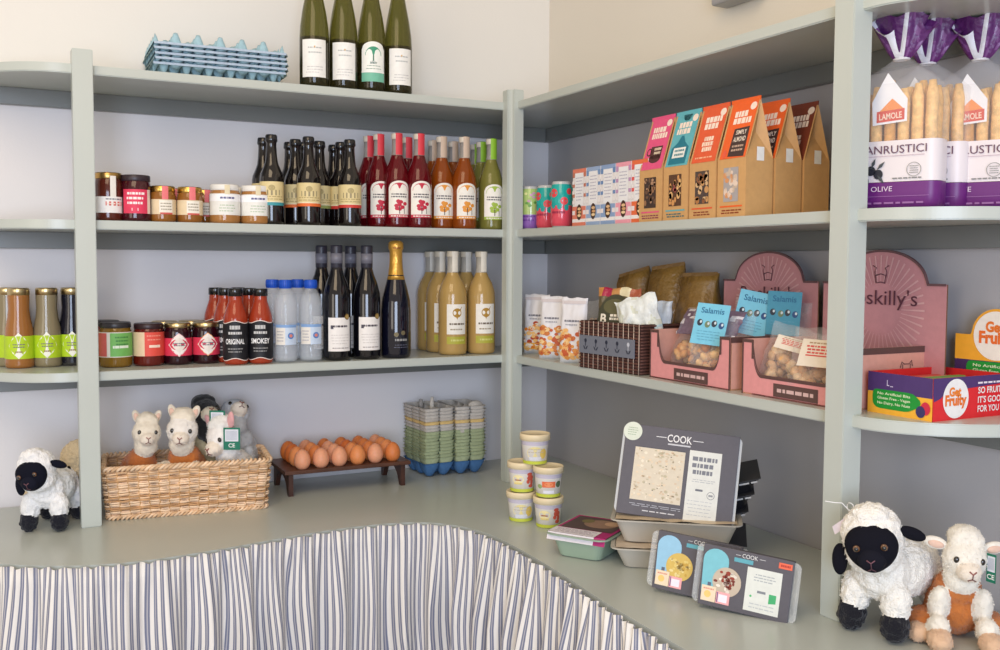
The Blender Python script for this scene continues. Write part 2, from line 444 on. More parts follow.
lab = ['green glass wine bottle with plain white label, next to the blue egg trays', 'green glass wine bottle with plain white label, second from the egg trays',
       'green glass wine bottle with an arched green tree label', 'green glass wine bottle with plain white label, nearest the corner post']
for i, px in enumerate((314.5, 343.5, 371.5, 398)):
    k = 'flute_b' if i == 2 else 'flute_a'
    place(k, flute('tree' if i == 2 else 'white'), (ony(px, -.228, 80), -.228, Z1), R(-18+3*i), lab[i], 'bottle', 'wine bottles on the top shelf')

# --- brown beer bottles, second shelf
def beer(band):
    def mk():
        r = .0285
        prof = [(.022, 0), (.027, .002), (r, .008), (r, .112), (.0265, .123), (.0205, .137), (.0155, .15), (.0135, .165), (.012, .19), (.0122, .198), (.0135, .2), (.0135, .207), (.012, .208)]
        def pr(m):
            c = cyl(r); w = .048
            m.rect(c, -w, .046, w, .103, (222, 204, 150), 1, 24); m.rect(c, -w, .046, w, .0535, band, 2, 24)
            m.rect(c, -w, .0535, w, .056, (236, 226, 190), 3, 24)
            m.rect(c, -.02, .07, .02, .083, (150, 138, 104), 2, 4); m.disc(c, 0, .088, .008, .007, (176, 160, 110), 2)
            m.dashes(c, -.03, .058, .03, .07, 2, (170, 150, 100), 3, .3, 4)
        return bottle(prof, 'darkglass', lambda z: (20, 14, 14), [(.0142, .2), (.0148, .203), (.0142, .213), (.0125, .2165)], (26, 26, 30), prints=pr)
    return named('beer_bottle', mk)
TEAL, ORNG, RED = (60, 150, 160), (230, 110, 50), (206, 60, 50)
G = 'brown beer bottles on the middle shelf'
for key, band, spots in (('teal', TEAL, [(272, -.225, 'brown beer bottle with a teal band, in front beside the white-lidded jars'), (264, -.155, 'brown beer bottle with a teal band, behind the front teal one')]),
    ('orange', ORNG, [(309, -.232, 'brown beer bottle with an orange band, tallest in front of the middle beer cluster'), (296, -.165, 'brown beer bottle with an orange band, at left of its cluster, half hidden'),
                      (290, -.10, 'brown beer bottle with an orange band, furthest back by the wall'), (304, -.115, 'brown beer bottle with an orange band, just behind the front one')]),
    ('green', (150, 160, 90), [(320, -.16, 'brown beer bottle with a pale olive label between orange and red banded beers')]),
    ('red', RED, [(350, -.228, 'brown beer bottle with a red band, in front beside the red cordials'), (341, -.165, 'brown beer bottle with a red band, second one back'), (334, -.10, 'brown beer bottle with a red band, third one back')])):
    for px, y, l in spots: place('beer'+key, beer(band), (ony(px, y, 226), y, Z2), R(-14), l, 'bottle', G)

# --- fruit cordial bottles with arched labels and tall paper seals
def cordial(liq, fruit, sealc, txt):
    def mk():
        r = .0335
        prof = [(.027, 0), (.032, .002), (r, .009), (r, .118), (.0318, .135), (.026, .155), (.019, .172), (.0145, .187), (.0128, .2), (.0128, .228), (.0145, .23), (.0145, .24), (.0125, .241)]
        def pr(m):
            c = cyl(r); m.arch(c, 0, .026, .12, .058, (240, 236, 226), 1)
            m.fan(c, (0, .1), [(.024*cos(pi*i/12), .095+.02*sin(pi*i/12)) for i in range(13)], fruit, 2)
            for q in range(9): a = q*2.4; m.disc(c, .012*cos(a)*(q/6), .058+.010*sin(a), .006, .005, fruit, 2, 8)
            m.rect(c, -.001, .036, .001, .056, (80, 60, 60), 3); m.rect(c, .012, .036, .0135, .05, (80, 60, 60), 3)
            m.rect(c, -.025, .077, .025, .088, (240, 236, 226), 3, 6); m.dashes(c, -.022, .076, .024, .089, 2, (90, 84, 90), 4, .5, 8)
            m.rect(c, -.029, .026, .029, .034, fruit, 2, 8); m.dashes(c, -.024, .027, .024, .033, 1, (240, 230, 220), 3, .5, 3)
        def sl(m):
            rf = lambda z: .0148 if z < .24 else .0148
            c = cyl(.0149); m.rect(c, -.006, .188, .016, .243, sealc, 1, 6)
            m.rect(lambda u, v, k: Vector((u*1.0, -v+.0, .2435)), -.006, -.012, .006, .0149, sealc, 1)
        t = bottle(prof, 'liquid', lambda z: liq if z < .186 else (196, 190, 184), [(.0143, .228), (.0147, .23), (.0147, .2405), (.014, .2425)], (212, 204, 190), 'satin', prints=pr, seal=sl)
        return t
    return named('cordial_bottle', mk)
SETS = [('red', (128, 14, 28), (196, 40, 66), (216, 62, 74), 'crimson fruit cordial bottle', [
            (419, -.225, 'with the widest full red-tree label facing forward, in front'), (397, -.205, 'in front left, red paper seal turned aside'),
            (379, -.165, 'third from the right, partly hidden'), (369, -.115, 'leftmost, next to the brown beers'), (407, -.14, 'between and behind the two front crimson ones')]),
        ('amber', (180, 88, 24), (226, 150, 54), (202, 180, 160), 'amber fruit cordial bottle', [
            (464, -.225, 'in front, right one of the two amber ones'), (441.5, -.2, 'in front, left one of the two amber ones'),
            (433, -.115, 'behind, beside the crimson bottles'), (453, -.12, 'in the back row between the front amber two')]),
        ('green', (160, 156, 76), (160, 186, 70), (140, 190, 50), 'pale green fruit cordial bottle', [
            (491, -.225, 'in front beside the corner post'), (481, -.15, 'behind the front green one'), (475, -.09, 'furthest back by the wall')])]
for key, liq, fr, sc_, desc, sp in SETS:
    for px, y, w in sp:
        place('cord'+key, cordial(liq, fr, sc_, ''), (ony(px, y, 227), y, Z2), R(-10), desc+' '+w, 'bottle', 'fruit cordials on the middle shelf')

# --- jars
def jar(r, h, fill, lidc, lidh=.014, lidr=None, prints=None, seal=None, sides=28, lidmat='metal', top=.82, glass='juice'):
    def mk():
        t = empty('x'); lr = lidr or r*.92
        hb = h-lidh*.7
        b = MB(glass); b.lathe([(r*.86, 0), (r*.97, .003), (r, .008), (r, hb*.82), (r*.93, hb*.92), (lr*.95, hb), (lr*.9, hb+.001)], fill, sides, smooth=sides > 10); obj('glass_body', b, t)
        c = MB(lidmat); c.lathe([(lr, h-lidh), (lr*1.02, h-lidh+.001), (lr*1.02, h-.002), (lr*.97, h), (lr*.9, h-.001)], lidc, 32); obj('lid', c, t)
        if prints: l = MB('card'); prints(l); obj('label', l, t)
        if seal: l = MB('card'); seal(l); obj('seal_strip', l, t)
        return t
    return named('jar', mk)
def band(r, z0, z1, a, bg):
    return lambda m: m.rect(cyl(r), -a*r, z0, a*r, z1, bg, 1, 20)
def j_choc(m):
    c = cyl(.0305); m.rect(c, -.05, .018, .05, .054, (236, 234, 232), 1, 22); m.rect(c, -.016, .034, .022, .043, (206, 70, 60), 2, 4); m.dashes(c, -.014, .0355, .02, .0415, 1, (240, 220, 210), 3, .5)
    m.dashes(c, -.016, .045, .02, .052, 1, (120, 120, 130), 2, .4); m.rect(c, -.006, .054, .007, .1, (234, 230, 222), 1, 3)
def j_pink(m):
    c = cyl(.0345); m.rect(c, -.036, .018, .02, .072, (222, 60, 92), 1, 16); m.rect(c, .02, .018, .03, .072, (236, 214, 200), 1, 4)
    m.dashes(c, -.03, .036, .014, .068, 3, (248, 232, 232), 2, .5, 6); m.rect(c, -.016, .024, -.002, .03, (248, 232, 232), 2)
place('jchoc', jar(.0305, .108, lambda z: (92, 34, 22), (186, 150, 90), prints=j_choc), (ony(109, -.222, 219), -.222, Z2), R(12), 'dark brown jar with white label and red stripe, gold lid, against the left post', 'jar')
place('jpink', jar(.0345, .105, lambda z: (70, 14, 26), (52, 40, 48), prints=j_pink, lidmat='satin'), (ony(136, -.222, 219), -.222, Z2), R(5), 'dark jar with a bright pink label and near-black lid', 'jar')
place('jchocb', jar(.0305, .108, lambda z: (92, 34, 22), (70, 50, 50), prints=j_choc), (ony(122, -.15, 219), -.15, Z2), R(12), 'dark brown jar standing behind the pink-labelled jar', 'jar')
def j_hon(m):
    c = cyl(.0292); m.rect(c, -.045, .018, .045, .052, (226, 206, 170), 1, 20); m.rect(c, -.012, .022, .018, .05, (238, 232, 218), 2, 4)
    m.dashes(c, -.01, .026, .016, .046, 3, (160, 150, 130), 3, .35, 4); m.rect(c, -.01, .018, .018, .022, (206, 90, 80), 3, 3)
def s_hon(m):
    c = cyl(.0298); m.rect(c, -.006, .052, .008, .082, (232, 120, 124), 2, 3)
for i, (px, y, l) in enumerate([(163, -.222, 'small honey jar with cream label and pink seal, beside the pink-labelled jar'), (190, -.222, 'small honey jar with cream label and pink seal, beside the white-lidded jars'),
                                (176, -.15, 'small honey jar in the back row between the two front honey jars'), (205, -.15, 'small honey jar in the back row behind the first white-lidded jar')]):
    place('jhon', jar(.0292, .083, lambda z: (158, 100, 40), (206, 168, 90), prints=j_hon, seal=s_hon), (ony(px, y, 221), y, Z2), R(0), l, 'jar', 'small honey jars')
def j_wh(m):
    c = cyl(.0358); m.rect(c, -.05, .02, .05, .07, (232, 232, 226), 1, 22); m.rect(c, -.05, .052, .05, .068, (246, 246, 248), 2, 22)
    m.dashes(c, -.018, .055, .018, .065, 1, (96, 96, 140), 3, .45, 5); m.dashes(c, -.02, .026, .02, .046, 3, (170, 190, 160), 2, .3, 2)
def s_wh(m): m.rect(cyl(.0362), -.005, .068, .007, .09, (226, 214, 180), 2, 3)
for px, y, l in [(225, -.22, 'white-lidded jar of caramel spread beside the honey jars'), (255.5, -.22, 'white-lidded jar of caramel spread beside the teal banded beer'), (240, -.14, 'white-lidded jar of caramel spread in the back row')]:
    place('jwh', jar(.0358, .092, lambda z: (184, 128, 70), (232, 230, 224), prints=j_wh, seal=s_wh, lidmat='satin'), (ony(px, y, 222), y, Z2), R(-4), l, 'jar', 'white-lidded spread jars')

# --- lowest shelf: salad dressings left of the post
def dressing(fill):
    def mk():
        prof = [(.026, 0), (.0305, .003), (.031, .008), (.031, .072), (.0295, .09), (.0245, .115), (.0225, .135), (.0235, .158), (.0235, .17), (.022, .173)]
        def pr(m):
            rf = lambda z: .0312 if z < .075 else .0312-(z-.075)*.16
            c = cyl(rf); c0 = cyl(.0312)
            m.rect(c0, -.056, .022, .056, .074, (178, 208, 36), 1, 26)
            m.fan(c, (0, .052), [(.022*sx, .052+.030*sy) for sx, sy in ((1, 0), (.6, .55), (.25, .8), (0, 1), (-.25, .8), (-.6, .55), (-1, 0), (-.6, -.55), (-.25, -.8), (0, -1), (.25, -.8), (.6, -.55))], (240, 240, 226), 2)
            m.dashes(c, -.013, .046, .013, .058, 2, (120, 120, 110), 3, .4, 3); m.dashes(c, -.008, .034, .008, .042, 1, (150, 120, 80), 3, .4, 5)
            m.ring(c, 0, .052, .0, .0, (0, 0, 0), 3, 3) if 0 else None
        t = bottle(prof, 'juice', fill, [(.0222, .166), (.0238, .167), (.0238, .18), (.0225, .183)], (196, 178, 136), 'metal', prints=pr); return t
    return named('dressing_bottle', mk)
for key, fill, px, y, l in (('br', lambda z: (170, 112, 56), 45 - 26, -.125, None), ('br', lambda z: (170, 112, 56), 20, -.10, 'brown salad dressing bottle, leftmost of the three, green label'),
                         ('be', lambda z: (150, 138, 108), 48, -.095, 'grey-beige herb dressing bottle with green label, in the middle'), ('bk', lambda z: (28, 28, 40) if z > .01 else (60, 60, 60), 73, -.085, 'near-black dressing bottle with green label, beside the left post')):
    if l: place('dr'+key, dressing(fill), (ony(px, y, 364), y, Z3), R(-5), l, 'bottle', 'salad dressings left of the post')
place('drbe', dressing(None), (ony(9, -.05, 362), -.05, Z3), R(30), 'grey-beige herb dressing bottle at the far left end, behind the brown one', 'bottle', 'salad dressings left of the post')

def j_grn(m):
    c = cyl(.0365); m.rect(c, -.055, .024, .055, .082, (226, 222, 210), 1, 24); m.rect(c, -.016, .026, .055, .08, (116, 182, 92), 2, 14)
    m.dashes(c, -.006, .05, .026, .074, 3, (66, 130, 66), 3, .4, 3); m.rect(c, -.01, .045, .026, .051, (230, 240, 220), 3, 4); m.rect(c, -.055, .026, -.024, .08, (206, 96, 90), 2, 8)
def j_red(m):
    c = cyl(.0352); m.rect(c, -.05, .024, .05, .08, (232, 204, 170), 1, 24); m.rect(c, -.012, .024, .05, .08, (224, 80, 66), 2, 14)
    m.dashes(c, -.008, .058, .026, .076, 2, (240, 150, 130), 3, .3, 3); m.rect(c, -.002, .044, .024, .050, (246, 220, 200), 3, 4)
place('jgrn', jar(.0365, .104, lambda z: (140, 104, 34), (48, 46, 50), prints=j_grn, lidmat='satin', lidh=.013), (ony(116, -.165, 362), -.165, Z3), R(0), 'mustard-coloured jar with a green label and black lid', 'jar')
place('jred', jar(.0352, .1, lambda z: (104, 24, 18), (50, 30, 34), prints=j_red, lidmat='satin', lidh=.013), (ony(149, -.165, 361), -.165, Z3), R(-3), 'dark red jar with an orange-red label and black lid', 'jar')
place('jgrnb', jar(.0365, .104, lambda z: (120, 40, 34), (48, 46, 50), prints=j_red, lidmat='satin', lidh=.013), (ony(105, -.085, 361), -.085, Z3), R(0), 'red-labelled jar behind the green-labelled jar, against the post', 'jar')
def j_dia(dc):
    def f(m):
        c = cyl(.0325); m.rect(c, -.05, .022, .05, .064, (214, 56, 84), 1, 24)
        for s_, cc, kk in ((1.08, (238, 170, 160), 2), (1, (240, 234, 226), 3), (.7, (232, 222, 212), 4)):
            m.fan(c, (0, .05), [(.024*s_*sx, .048+.026*s_*sy) for sx, sy in ((1, 0), (.65, .45), (.35, .75), (0, 1), (-.35, .75), (-.65, .45), (-1, 0), (-.65, -.45), (-.35, -.75), (0, -1), (.35, -.75), (.65, -.45))], cc if kk != 2 else dc, kk)
        m.dashes(c, -.014, .044, .014, .054, 2, (110, 110, 120), 5, .45, 3)
    return f
for key, dc, px, y, l in (('a', (240, 200, 200), 178, -.165, 'dark jam jar with a pink label and white diamond, beside the orange-red label jar'), ('b', (240, 170, 110), 206.5, -.165, 'dark jam jar with a pink label and orange-edged diamond, beside the sauces'),
                          ('a', 0, 165, -.09, 'dark jam jar with a pink label, in the back row left'), ('b', 0, 192, -.09, 'dark jam jar with a pink label, in the back row right')):
    place('jd'+key, jar(.0325, .1, lambda z: (46, 10, 22), (196, 176, 130), prints=j_dia(dc), lidh=.012), (ony(px, y, 360), y, Z3), R(-4), l, 'jar', 'pink diamond label jam jars')

# --- tomato sauce bottles
def sauce(word):
    def mk():
        prof = [(.024, 0), (.028, .002), (.0292, .008), (.0292, .1), (.0275, .115), (.0215, .135), (.0165, .15), (.0155, .165), (.0155, .172)]
        def pr(m):
            c = cyl(.0293); w = .05
            for g, cc, k in ((.003, (238, 220, 210), 1), (0, (22, 22, 28), 2)):
                n = 28; vs = []
                for i in range(n+1):
                    u = -w+2*w*i/n; b = .014+.003*cos(u/.0293*3.4); t = .104-.003+.003*cos(u/.0293*3.4)
                    vs += [c(u, b-g*.6, k), c(u, t+g*.6, k)]
                m.add(vs, [(2*i, 2*i+2, 2*i+3, 2*i+1) for i in range(n)], cc, True)
            m.text(c, word, 0, .056, .0125, (240, 240, 240), 4, w=.046, bold=.03)
            m.rect(c, -.012, .085, .012, .094, (190, 190, 190), 3, 3); m.dashes(c, -.016, .07, .016, .082, 1, (200, 200, 200), 3, .5); m.dashes(c, -.018, .028, .018, .042, 2, (150, 150, 150), 3, .35)
        return bottle(prof, 'juice', lambda z: (176, 62, 34), [(.016, .163), (.0175, .164), (.0175, .178), (.0165, .181)], (26, 26, 28), prints=pr)
    return named('sauce_bottle', mk)
for w, px, y, l in (('ORIGINAL', 236, -.222, 'red tomato sauce bottle with black ORIGINAL label, front left of the sauces'), ('SMOKEY', 261, -.222, 'red tomato sauce bottle with black SMOKEY label, front right of the sauces'),
                    ('ORIGINAL', 226, -.155, 'red ORIGINAL sauce bottle, second row behind the front left one'), ('ORIGINAL', 216.5, -.09, 'red ORIGINAL sauce bottle, back row nearest the jam jars'),
                    ('SMOKEY', 250, -.155, 'red SMOKEY sauce bottle, second row behind the front right one'), ('SMOKEY', 239, -.09, 'red SMOKEY sauce bottle, back row')):
    place('sa'+w, sauce(w), (ony(px, y, 362), y, Z3), R(-16), l, 'bottle', 'tomato sauce bottles')

# --- water bottles
def water():
    t = empty('water_bottle')
    b = MB('plastic'); pr = [(.02, 0), (.0265, .002), (.0285, .01)]
    for k in range(5): pr += [(.0285, .016+k*.007), (.0268, .0195+k*.007)]
    pr += [(.0285, .053), (.0285, .095), (.0272, .099), (.0285, .103), (.0275, .112), (.0285, .122), (.0282, .142), (.0255, .158), (.0195, .171), (.0135, .18), (.0125, .19)]
    b.lathe(pr, (240, 246, 252), 28); obj('plastic_body', b, t)
    b = MB('plastic'); b.lathe([(.0255, .004), (.0262, .01), (.0262, .14), (.0225, .156), (.017, .168)], (222, 232, 244), 20); obj('water', b, t)
    b = MB('satin'); b.lathe([(.015, .181), (.0158, .182), (.0158, .2), (.0145, .202)], (28, 84, 196), 24)
    for k in range(20): a = 2*pi*k/20; b.tube([(.0159*cos(a), .0159*sin(a), .184), (.0159*cos(a), .0159*sin(a), .199)], .0006, (22, 74, 180), 4)
    obj('cap', b, t)
    b = MB('card'); c = cyl(.0288); b.rect(c, -.028, .044, -.002, .086, (228, 224, 216), 1, 8); b.rect(c, -.002, .044, .03, .086, (196, 212, 232), 1, 8); b.rect(c, -.028, .086, .03, .093, (128, 164, 212), 1, 12)
    b.disc(c, .012, .066, .008, .008, (90, 130, 190), 2); b.dashes(c, -.024, .05, -.006, .08, 4, (160, 160, 170), 2, .3); b.disc(c, .012, .066, .004, .004, (220, 130, 110), 3)
    obj('label', b, t); return t
for px, y, l in ((286, -.222, 'clear water bottle with blue cap, front left of four'), (311, -.222, 'clear water bottle with blue cap, front right of four'), (273, -.155, 'clear water bottle with blue cap, back left of four'), (298, -.155, 'clear water bottle with blue cap, back right of four')):
    place('water', water, (ony(px, y, 361), y, Z3), R(-14), l, 'water bottle', 'blue-capped water bottles')

# --- dark red wine bottles and champagne
def wine():
    r = .0345
    prof = [(.028, 0), (.033, .003), (r, .01), (r, .15), (.0328, .17), (.0265, .195), (.0185, .215), (.0148, .23), (.0142, .24), (.0142, .286), (.0128, .287)]
    def pr(m):
        c = cyl(r); m.rect(c, -.026, .024, .036, .108, (238, 234, 230), 1, 14); m.dashes(c, -.014, .083, .026, .09, 1, (70, 60, 70), 2, .7, 4)
        m.rect(c, -.019, .08, -.012, .089, (70, 66, 80), 3); m.dashes(c, -.02, .04, .03, .068, 4, (196, 190, 186), 2, .2, 4); m.dashes(c, -.016, .028, .03, .036, 1, (150, 140, 140), 2, .3, 4)
        m.disc(c, .024, .11, .0075, .0075, (134, 104, 50), 3); m.disc(c, .024, .11, .005, .005, (180, 150, 90), 4)
    t = bottle(prof, 'darkglass', lambda z: (12, 12, 20), [(.0146, .232), (.015, .233), (.0152, .284), (.0145, .2885)], (46, 46, 58), 'satin', prints=pr)
    b = MB('satin'); b.lathe([(.0153, .243), (.0153, .268)], (116, 116, 128), 20); obj('neck_band', b, t)
    return t
for px, y, l in ((337, -.222, 'dark red wine bottle with white label, front, nearest the water bottles'), (367, -.222, 'dark red wine bottle with white label, front, beside the gold-necked bottle'), (322, -.14, 'dark wine bottle in the back row behind the water bottles'), (351, -.14, 'dark wine bottle in the back row between the two front wines')):
    place('wine', named('wine_bottle', wine), (ony(px, y, 355), y, Z3), R(-12), l, 'bottle', 'dark wine bottles')
def champ():
    prof = [(.03, 0), (.037, .003), (.0385, .012), (.0385, .12), (.036, .15), (.029, .18), (.021, .21), (.0168, .235), (.0158, .25), (.0158, .28), (.0175, .282), (.0175, .29), (.016, .295)]
    t = empty('sparkling_wine_bottle'); b = MB('darkglass'); b.lathe(prof, (14, 16, 34), 32); obj('glass_body', b, t)
    b = MB('foil'); b.lathe([(.0232, .202), (.0206, .212), (.0175, .235), (.0166, .25), (.0165, .276), (.0192, .281), (.0196, .289), (.019, .296), (.0145, .301), (.008, .3025)], (214, 164, 74), 32)
    b.rect(cyl(lambda z: .0196), -.01, .281, .01, .285, (150, 100, 50), 1, 4); obj('foil', b, t)
    b = MB('card'); c = cyl(.0386); b.disc(c, -.004, .062, .006, .006, (120, 110, 80), 1); b.disc(c, .014, .066, .006, .006, (110, 100, 74), 1)
    b.dashes(c, -.012, .044, .028, .052, 1, (150, 150, 150), 1, .7, 2); b.dashes(c, -.012, .026, .028, .038, 2, (90, 92, 110), 1, .3, 2)
    m2 = cyl(lambda z: .0386 if z < .12 else .0386-(z-.12)*.2); b.rect(m2, -.02, .176, .026, .184, (96, 96, 104), 4, 8) if 0 else None
    obj('label', b, t); return t
place('champ', champ, (ony(396, -.222, 354), -.222, Z3), R(-14), 'black sparkling wine bottle with a gold foil neck', 'bottle')

# --- apple juice
def apple():
    r = .0385
    prof = [(.03, 0), (.037, .003), (r, .012), (r, .155), (.0365, .172), (.03, .192), (.0205, .208), (.0155, .22), (.0145, .235), (.0145, .262), (.0165, .264), (.0165, .274), (.0145, .275)]
    def pr(m):
        c = cyl(r); m.rect(c, -.022, .056, .034, .136, (238, 234, 224), 1, 14); m.rect(c, -.022, .03, .034, .05, (176, 172, 60), 1, 14)
        m.dashes(c, -.016, .034, .03, .046, 1, (206, 206, 120), 2, .4, 2)
        m.disc(c, .006, .113, .0125, .0125, (176, 134, 50), 2); m.poly(c, [(.006, .095), (.003, .103), (.009, .103)], (176, 134, 50), 2); m.poly(c, [(.008, .122), (.02, .13), (.016, .12)], (150, 110, 40), 2)
        m.dashes(c, -.016, .08, .03, .087, 1, (110, 96, 80), 2, .7, 4); m.dashes(c, -.014, .066, .028, .072, 1, (150, 136, 110), 2, .6, 7)
    def sl(m):
        m.rect(cyl(.0168), -.004, .222, .013, .276, (226, 220, 206), 1, 5); m.rect(lambda u, v, k: Vector((u, -v, .2775)), -.004, -.012, .01, .0168, (226, 220, 206), 1)
    return bottle(prof, 'juice', lambda z: (200, 164, 98) if z < .222 else (196, 190, 178), [(.0164, .262), (.0168, .263), (.0168, .275), (.016, .277)], (206, 196, 176), 'satin', prints=pr, seal=sl)
for px, y, l in ((452.5, -.2, 'cloudy apple juice bottle, front left'), (481, -.2, 'cloudy apple juice bottle, front right beside the corner post'), (440, -.118, 'cloudy apple juice bottle, middle of the left row'), (430.5, -.045, 'cloudy apple juice bottle, back of the left row'),
                 (466, -.118, 'cloudy apple juice bottle, middle of the right row'), (456, -.045, 'cloudy apple juice bottle, back of the right row')):
    place('apple', named('juice_bottle', apple), (ony(px, y, 353), y, Z3), R(-15), l, 'bottle', 'apple juice bottles')

# ================================================================ egg trays, top shelf
def egg_tray():
    mb = MB('pulp'); nx, ny, p = 6, 5, .0505; Wd, Dp = nx*p, ny*p*.8; py = p*.8
    def fn(u, v):
        x, y = -Wd/2+Wd*u, -Dp/2+Dp*v
        a = cos(2*pi*x/p); b = cos(2*pi*y/py)
        h = .026+max(-.024, min(.030, .023*(a*b)+.010*(a+b)*.5))
        e = min(1, min(Wd/2-abs(x), Dp/2-abs(y))/.006); e = e*e*(3-2*e)
        return Vector((x, y, .029*(1-e)+h*e))
    mb.sheet(fn, 66, 50, (158, 192, 204))
    for s in (-1, 1):   # skirts give the rim its wavy edge
        mb.sheet(lambda u, v: (lambda q: Vector((q.x, q.y-s*.0 + (s*.004*(1-v)), q.z-.006*(1-v))))(fn(u, .5+s*.5)), 66, 1, (176, 194, 216))
        mb.sheet(lambda u, v: (lambda q: Vector((q.x+s*.004*(1-v), q.y, q.z-.008*(1-v))))(fn(.5+s*.5, u)), 50, 1, (150, 168, 160))
    return obj('egg_tray', mb)
xt = (ony(148, -.2, 75)+ony(292, -.22, 83))/2
names = ['bottom', 'second from the bottom', 'middle', 'second from the top', 'topmost']
for i in range(5):
    rz = R(-2+(i % 2)*1.2); loc = (xt+.002*(i % 3-1), -.128, Z1+.002+i*.0115)
    l = 'blue-grey moulded pulp egg tray, %s of the stack' % names[i]
    if i == 0: t0 = egg_tray(); t0.location = loc; t0.rotation_euler = (0, 0, rz); tag(t0, l, 'egg tray', 'blue egg trays on the top shelf')
    else: dup(t0, loc, rz, l)

# ================================================================ counter: egg stand and eggs
es = thing('egg_stand', 'low dark wooden stand holding rows of brown eggs', 'stand', (-.704, -.128, ZC), R(-1))
sx, sy, szt = .335, .178, .067
mb = MB('wood'); mb.box(-sx/2, sx/2, -sy/2, sy/2, szt-.01, szt, (84, 52, 38), .002); obj('top_board', mb, es)
for s in (-1, 1):
    mb = MB('wood'); x = s*(sx/2-.018); pts = [(-sy/2+.012, 0), (-sy/2+.03, 0)]
    pts += [(-(sy/2-.03)*cos(pi*i/12), .046*sin(pi*i/12)) for i in range(1, 12)]
    pts += [(sy/2-.03, 0), (sy/2-.012, 0), (sy/2-.012, szt-.01), (-sy/2+.012, szt-.01)]
    n = len(pts); vs = [(x-.006, y, z) for y, z in pts]+[(x+.006, y, z) for y, z in pts]
    # split the arch board in quads column by column
    mb2 = MB('wood'); N = 24
    for i in range(N):
        def low(y): 
            q = abs(y)/(sy/2-.03); return .046*sqrt(max(0, 1-q*q)) if q < 1 else 0
        y0 = -sy/2+.012+(sy-.024)*i/N; y1 = -sy/2+.012+(sy-.024)*(i+1)/N
        a, b = low(y0), low(y1)
        V = [(xx, yy, zz) for xx in (x-.006, x+.006) for yy, zz in ((y0, a), (y1, b), (y1, szt-.01), (y0, szt-.01))]
        mb2.add(V, [(3, 2, 1, 0), (4, 5, 6, 7), (0, 1, 5, 4), (0, 4, 7, 3), (1, 2, 6, 5)], (70, 42, 32))
    obj('arched_leg', mb2, es)
def egg(c):
    mb = MB('egg'); mb.ell((0, 0, .0245), (.0208, .0208, .0265), c, nu=24, nv=18, fn=lambda p: Vector((p.x*(1-.10*p.z/.026), p.y*(1-.10*p.z/.026), p.z))); return obj('egg', mb)
eggcols = [(212, 124, 66), (222, 140, 84), (204, 108, 50), (226, 158, 122), (216, 120, 56)]
protos = []
rg = random.Random(11)
rows = ['front', 'second', 'third', 'back']; cols = ['first', 'second', 'third', 'fourth', 'fifth', 'sixth']
for j in range(4):
    for i in range(6):
        k = rg.randrange(5) if not (j == 0 and i == 1) else 3
        x = es.location.x-.120+i*.0488+(j % 2)*.000+rg.uniform(-.001, .001); y = es.location.y-.066+j*.0435
        l = 'brown hen egg in the %s row of the stand, %s from the left' % (rows[j], cols[i])
        if k < len(protos) and protos[k]: o = dup(protos[k], (x, y, ZC+szt-.0015), rg.uniform(0, 6), l)
        else:
            while len(protos) <= k: protos.append(None)
            o = egg(eggcols[k]); o.location = (x, y, ZC+szt-.0015); protos[k] = o; tag(o, l, 'egg', 'brown eggs on the wooden stand')

# ================================================================ counter: stacks of small egg cartons
def carton(col, name='egg_carton'):
    mb = MB('pulp'); w, d = .088, .14; px_, py_ = w/2, d/3
    def fn(u, v):
        x, y = -w/2+w*u, -d/2+d*v
        a = abs(sin(pi*(x+w/2)/px_)); b = abs(sin(pi*(y+d/2)/py_))
        return Vector((x*(1-.03*a*b), y, .040-.038*min(1, (a*b)**.5*1.05)))
    mb.sheet(fn, 30, 44, col)
    for s in (-1, 1):
        mb.sheet(lambda u, v: (lambda q: Vector((q.x, q.y+s*.003*v, q.z)))(fn(u, .5+s*.5)), 30, 1, col)
        mb.sheet(lambda u, v: (lambda q: Vector((q.x+s*.004*v, q.y, q.z)))(fn(.5+s*.5, u)), 44, 1, col)
    return obj(name, mb)
CP = {}
PALE = dict(green=(170, 180, 142), grey=(198, 192, 184), yellow=(222, 192, 128), blue=(66, 108, 156))
for si, (cxx, cyy, rz, nm) in enumerate(((-.430, -.088, R(3), 'left'), (-.332, -.092, R(-3), 'right'))):
    z = ZC+.0; seq = ['blue']+['green']*9+['grey']*2+['yellow']+['grey']*4
    cnt = {}
    for i, cname in enumerate(seq):
        loc = (cxx+rg.uniform(-.0015, .0015), cyy+rg.uniform(-.0015, .0015), z)
        cnt[cname] = cnt.get(cname, 0)+1
        l = ('%s pulp egg carton at the base of the %s carton stack' % (cname, nm) if cname == 'blue' else '%s pulp egg carton in the upper part of the %s stack' % (cname, nm) if cname == 'yellow'
             else '%s pulp egg carton, number %s upward in the %s stack' % (cname, ['one', 'two', 'three', 'four', 'five', 'six', 'seven', 'eight', 'nine'][cnt[cname]-1], nm))
        if cname in CP: o = dup(CP[cname], loc, rz+rg.uniform(-.02, .02), l)
        else: o = carton(PALE[cname]); o.location = loc; o.rotation_euler.z = rz; CP[cname] = o; tag(o, l, 'egg carton', 'nested egg cartons in two stacks')
        z += .015 if cname == 'blue' else .0091
    # loose lid flap standing out of the top carton
    mb = MB('pulp')
    if nm == 'left':
        mb.tube([(0, 0, -.01), (.0, .0, .012), (.001, 0, .030)], [.008, .0062, .004], (206, 200, 190), 10); mb.tube([(-.018, .035, -.01), (-.018, .035, .02)], [.008, .005], (160, 156, 152), 10)
    else: mb.ell((.02, -.03, .0), (.024, .012, .018), (190, 184, 176)); 
    o = obj('carton_scrap', mb); o.location = (cxx, cyy-.02, z+.026); tag(o, 'torn pale pulp piece sticking out on top of the %s carton stack' % nm, 'carton piece')
    mb = MB('pulp')
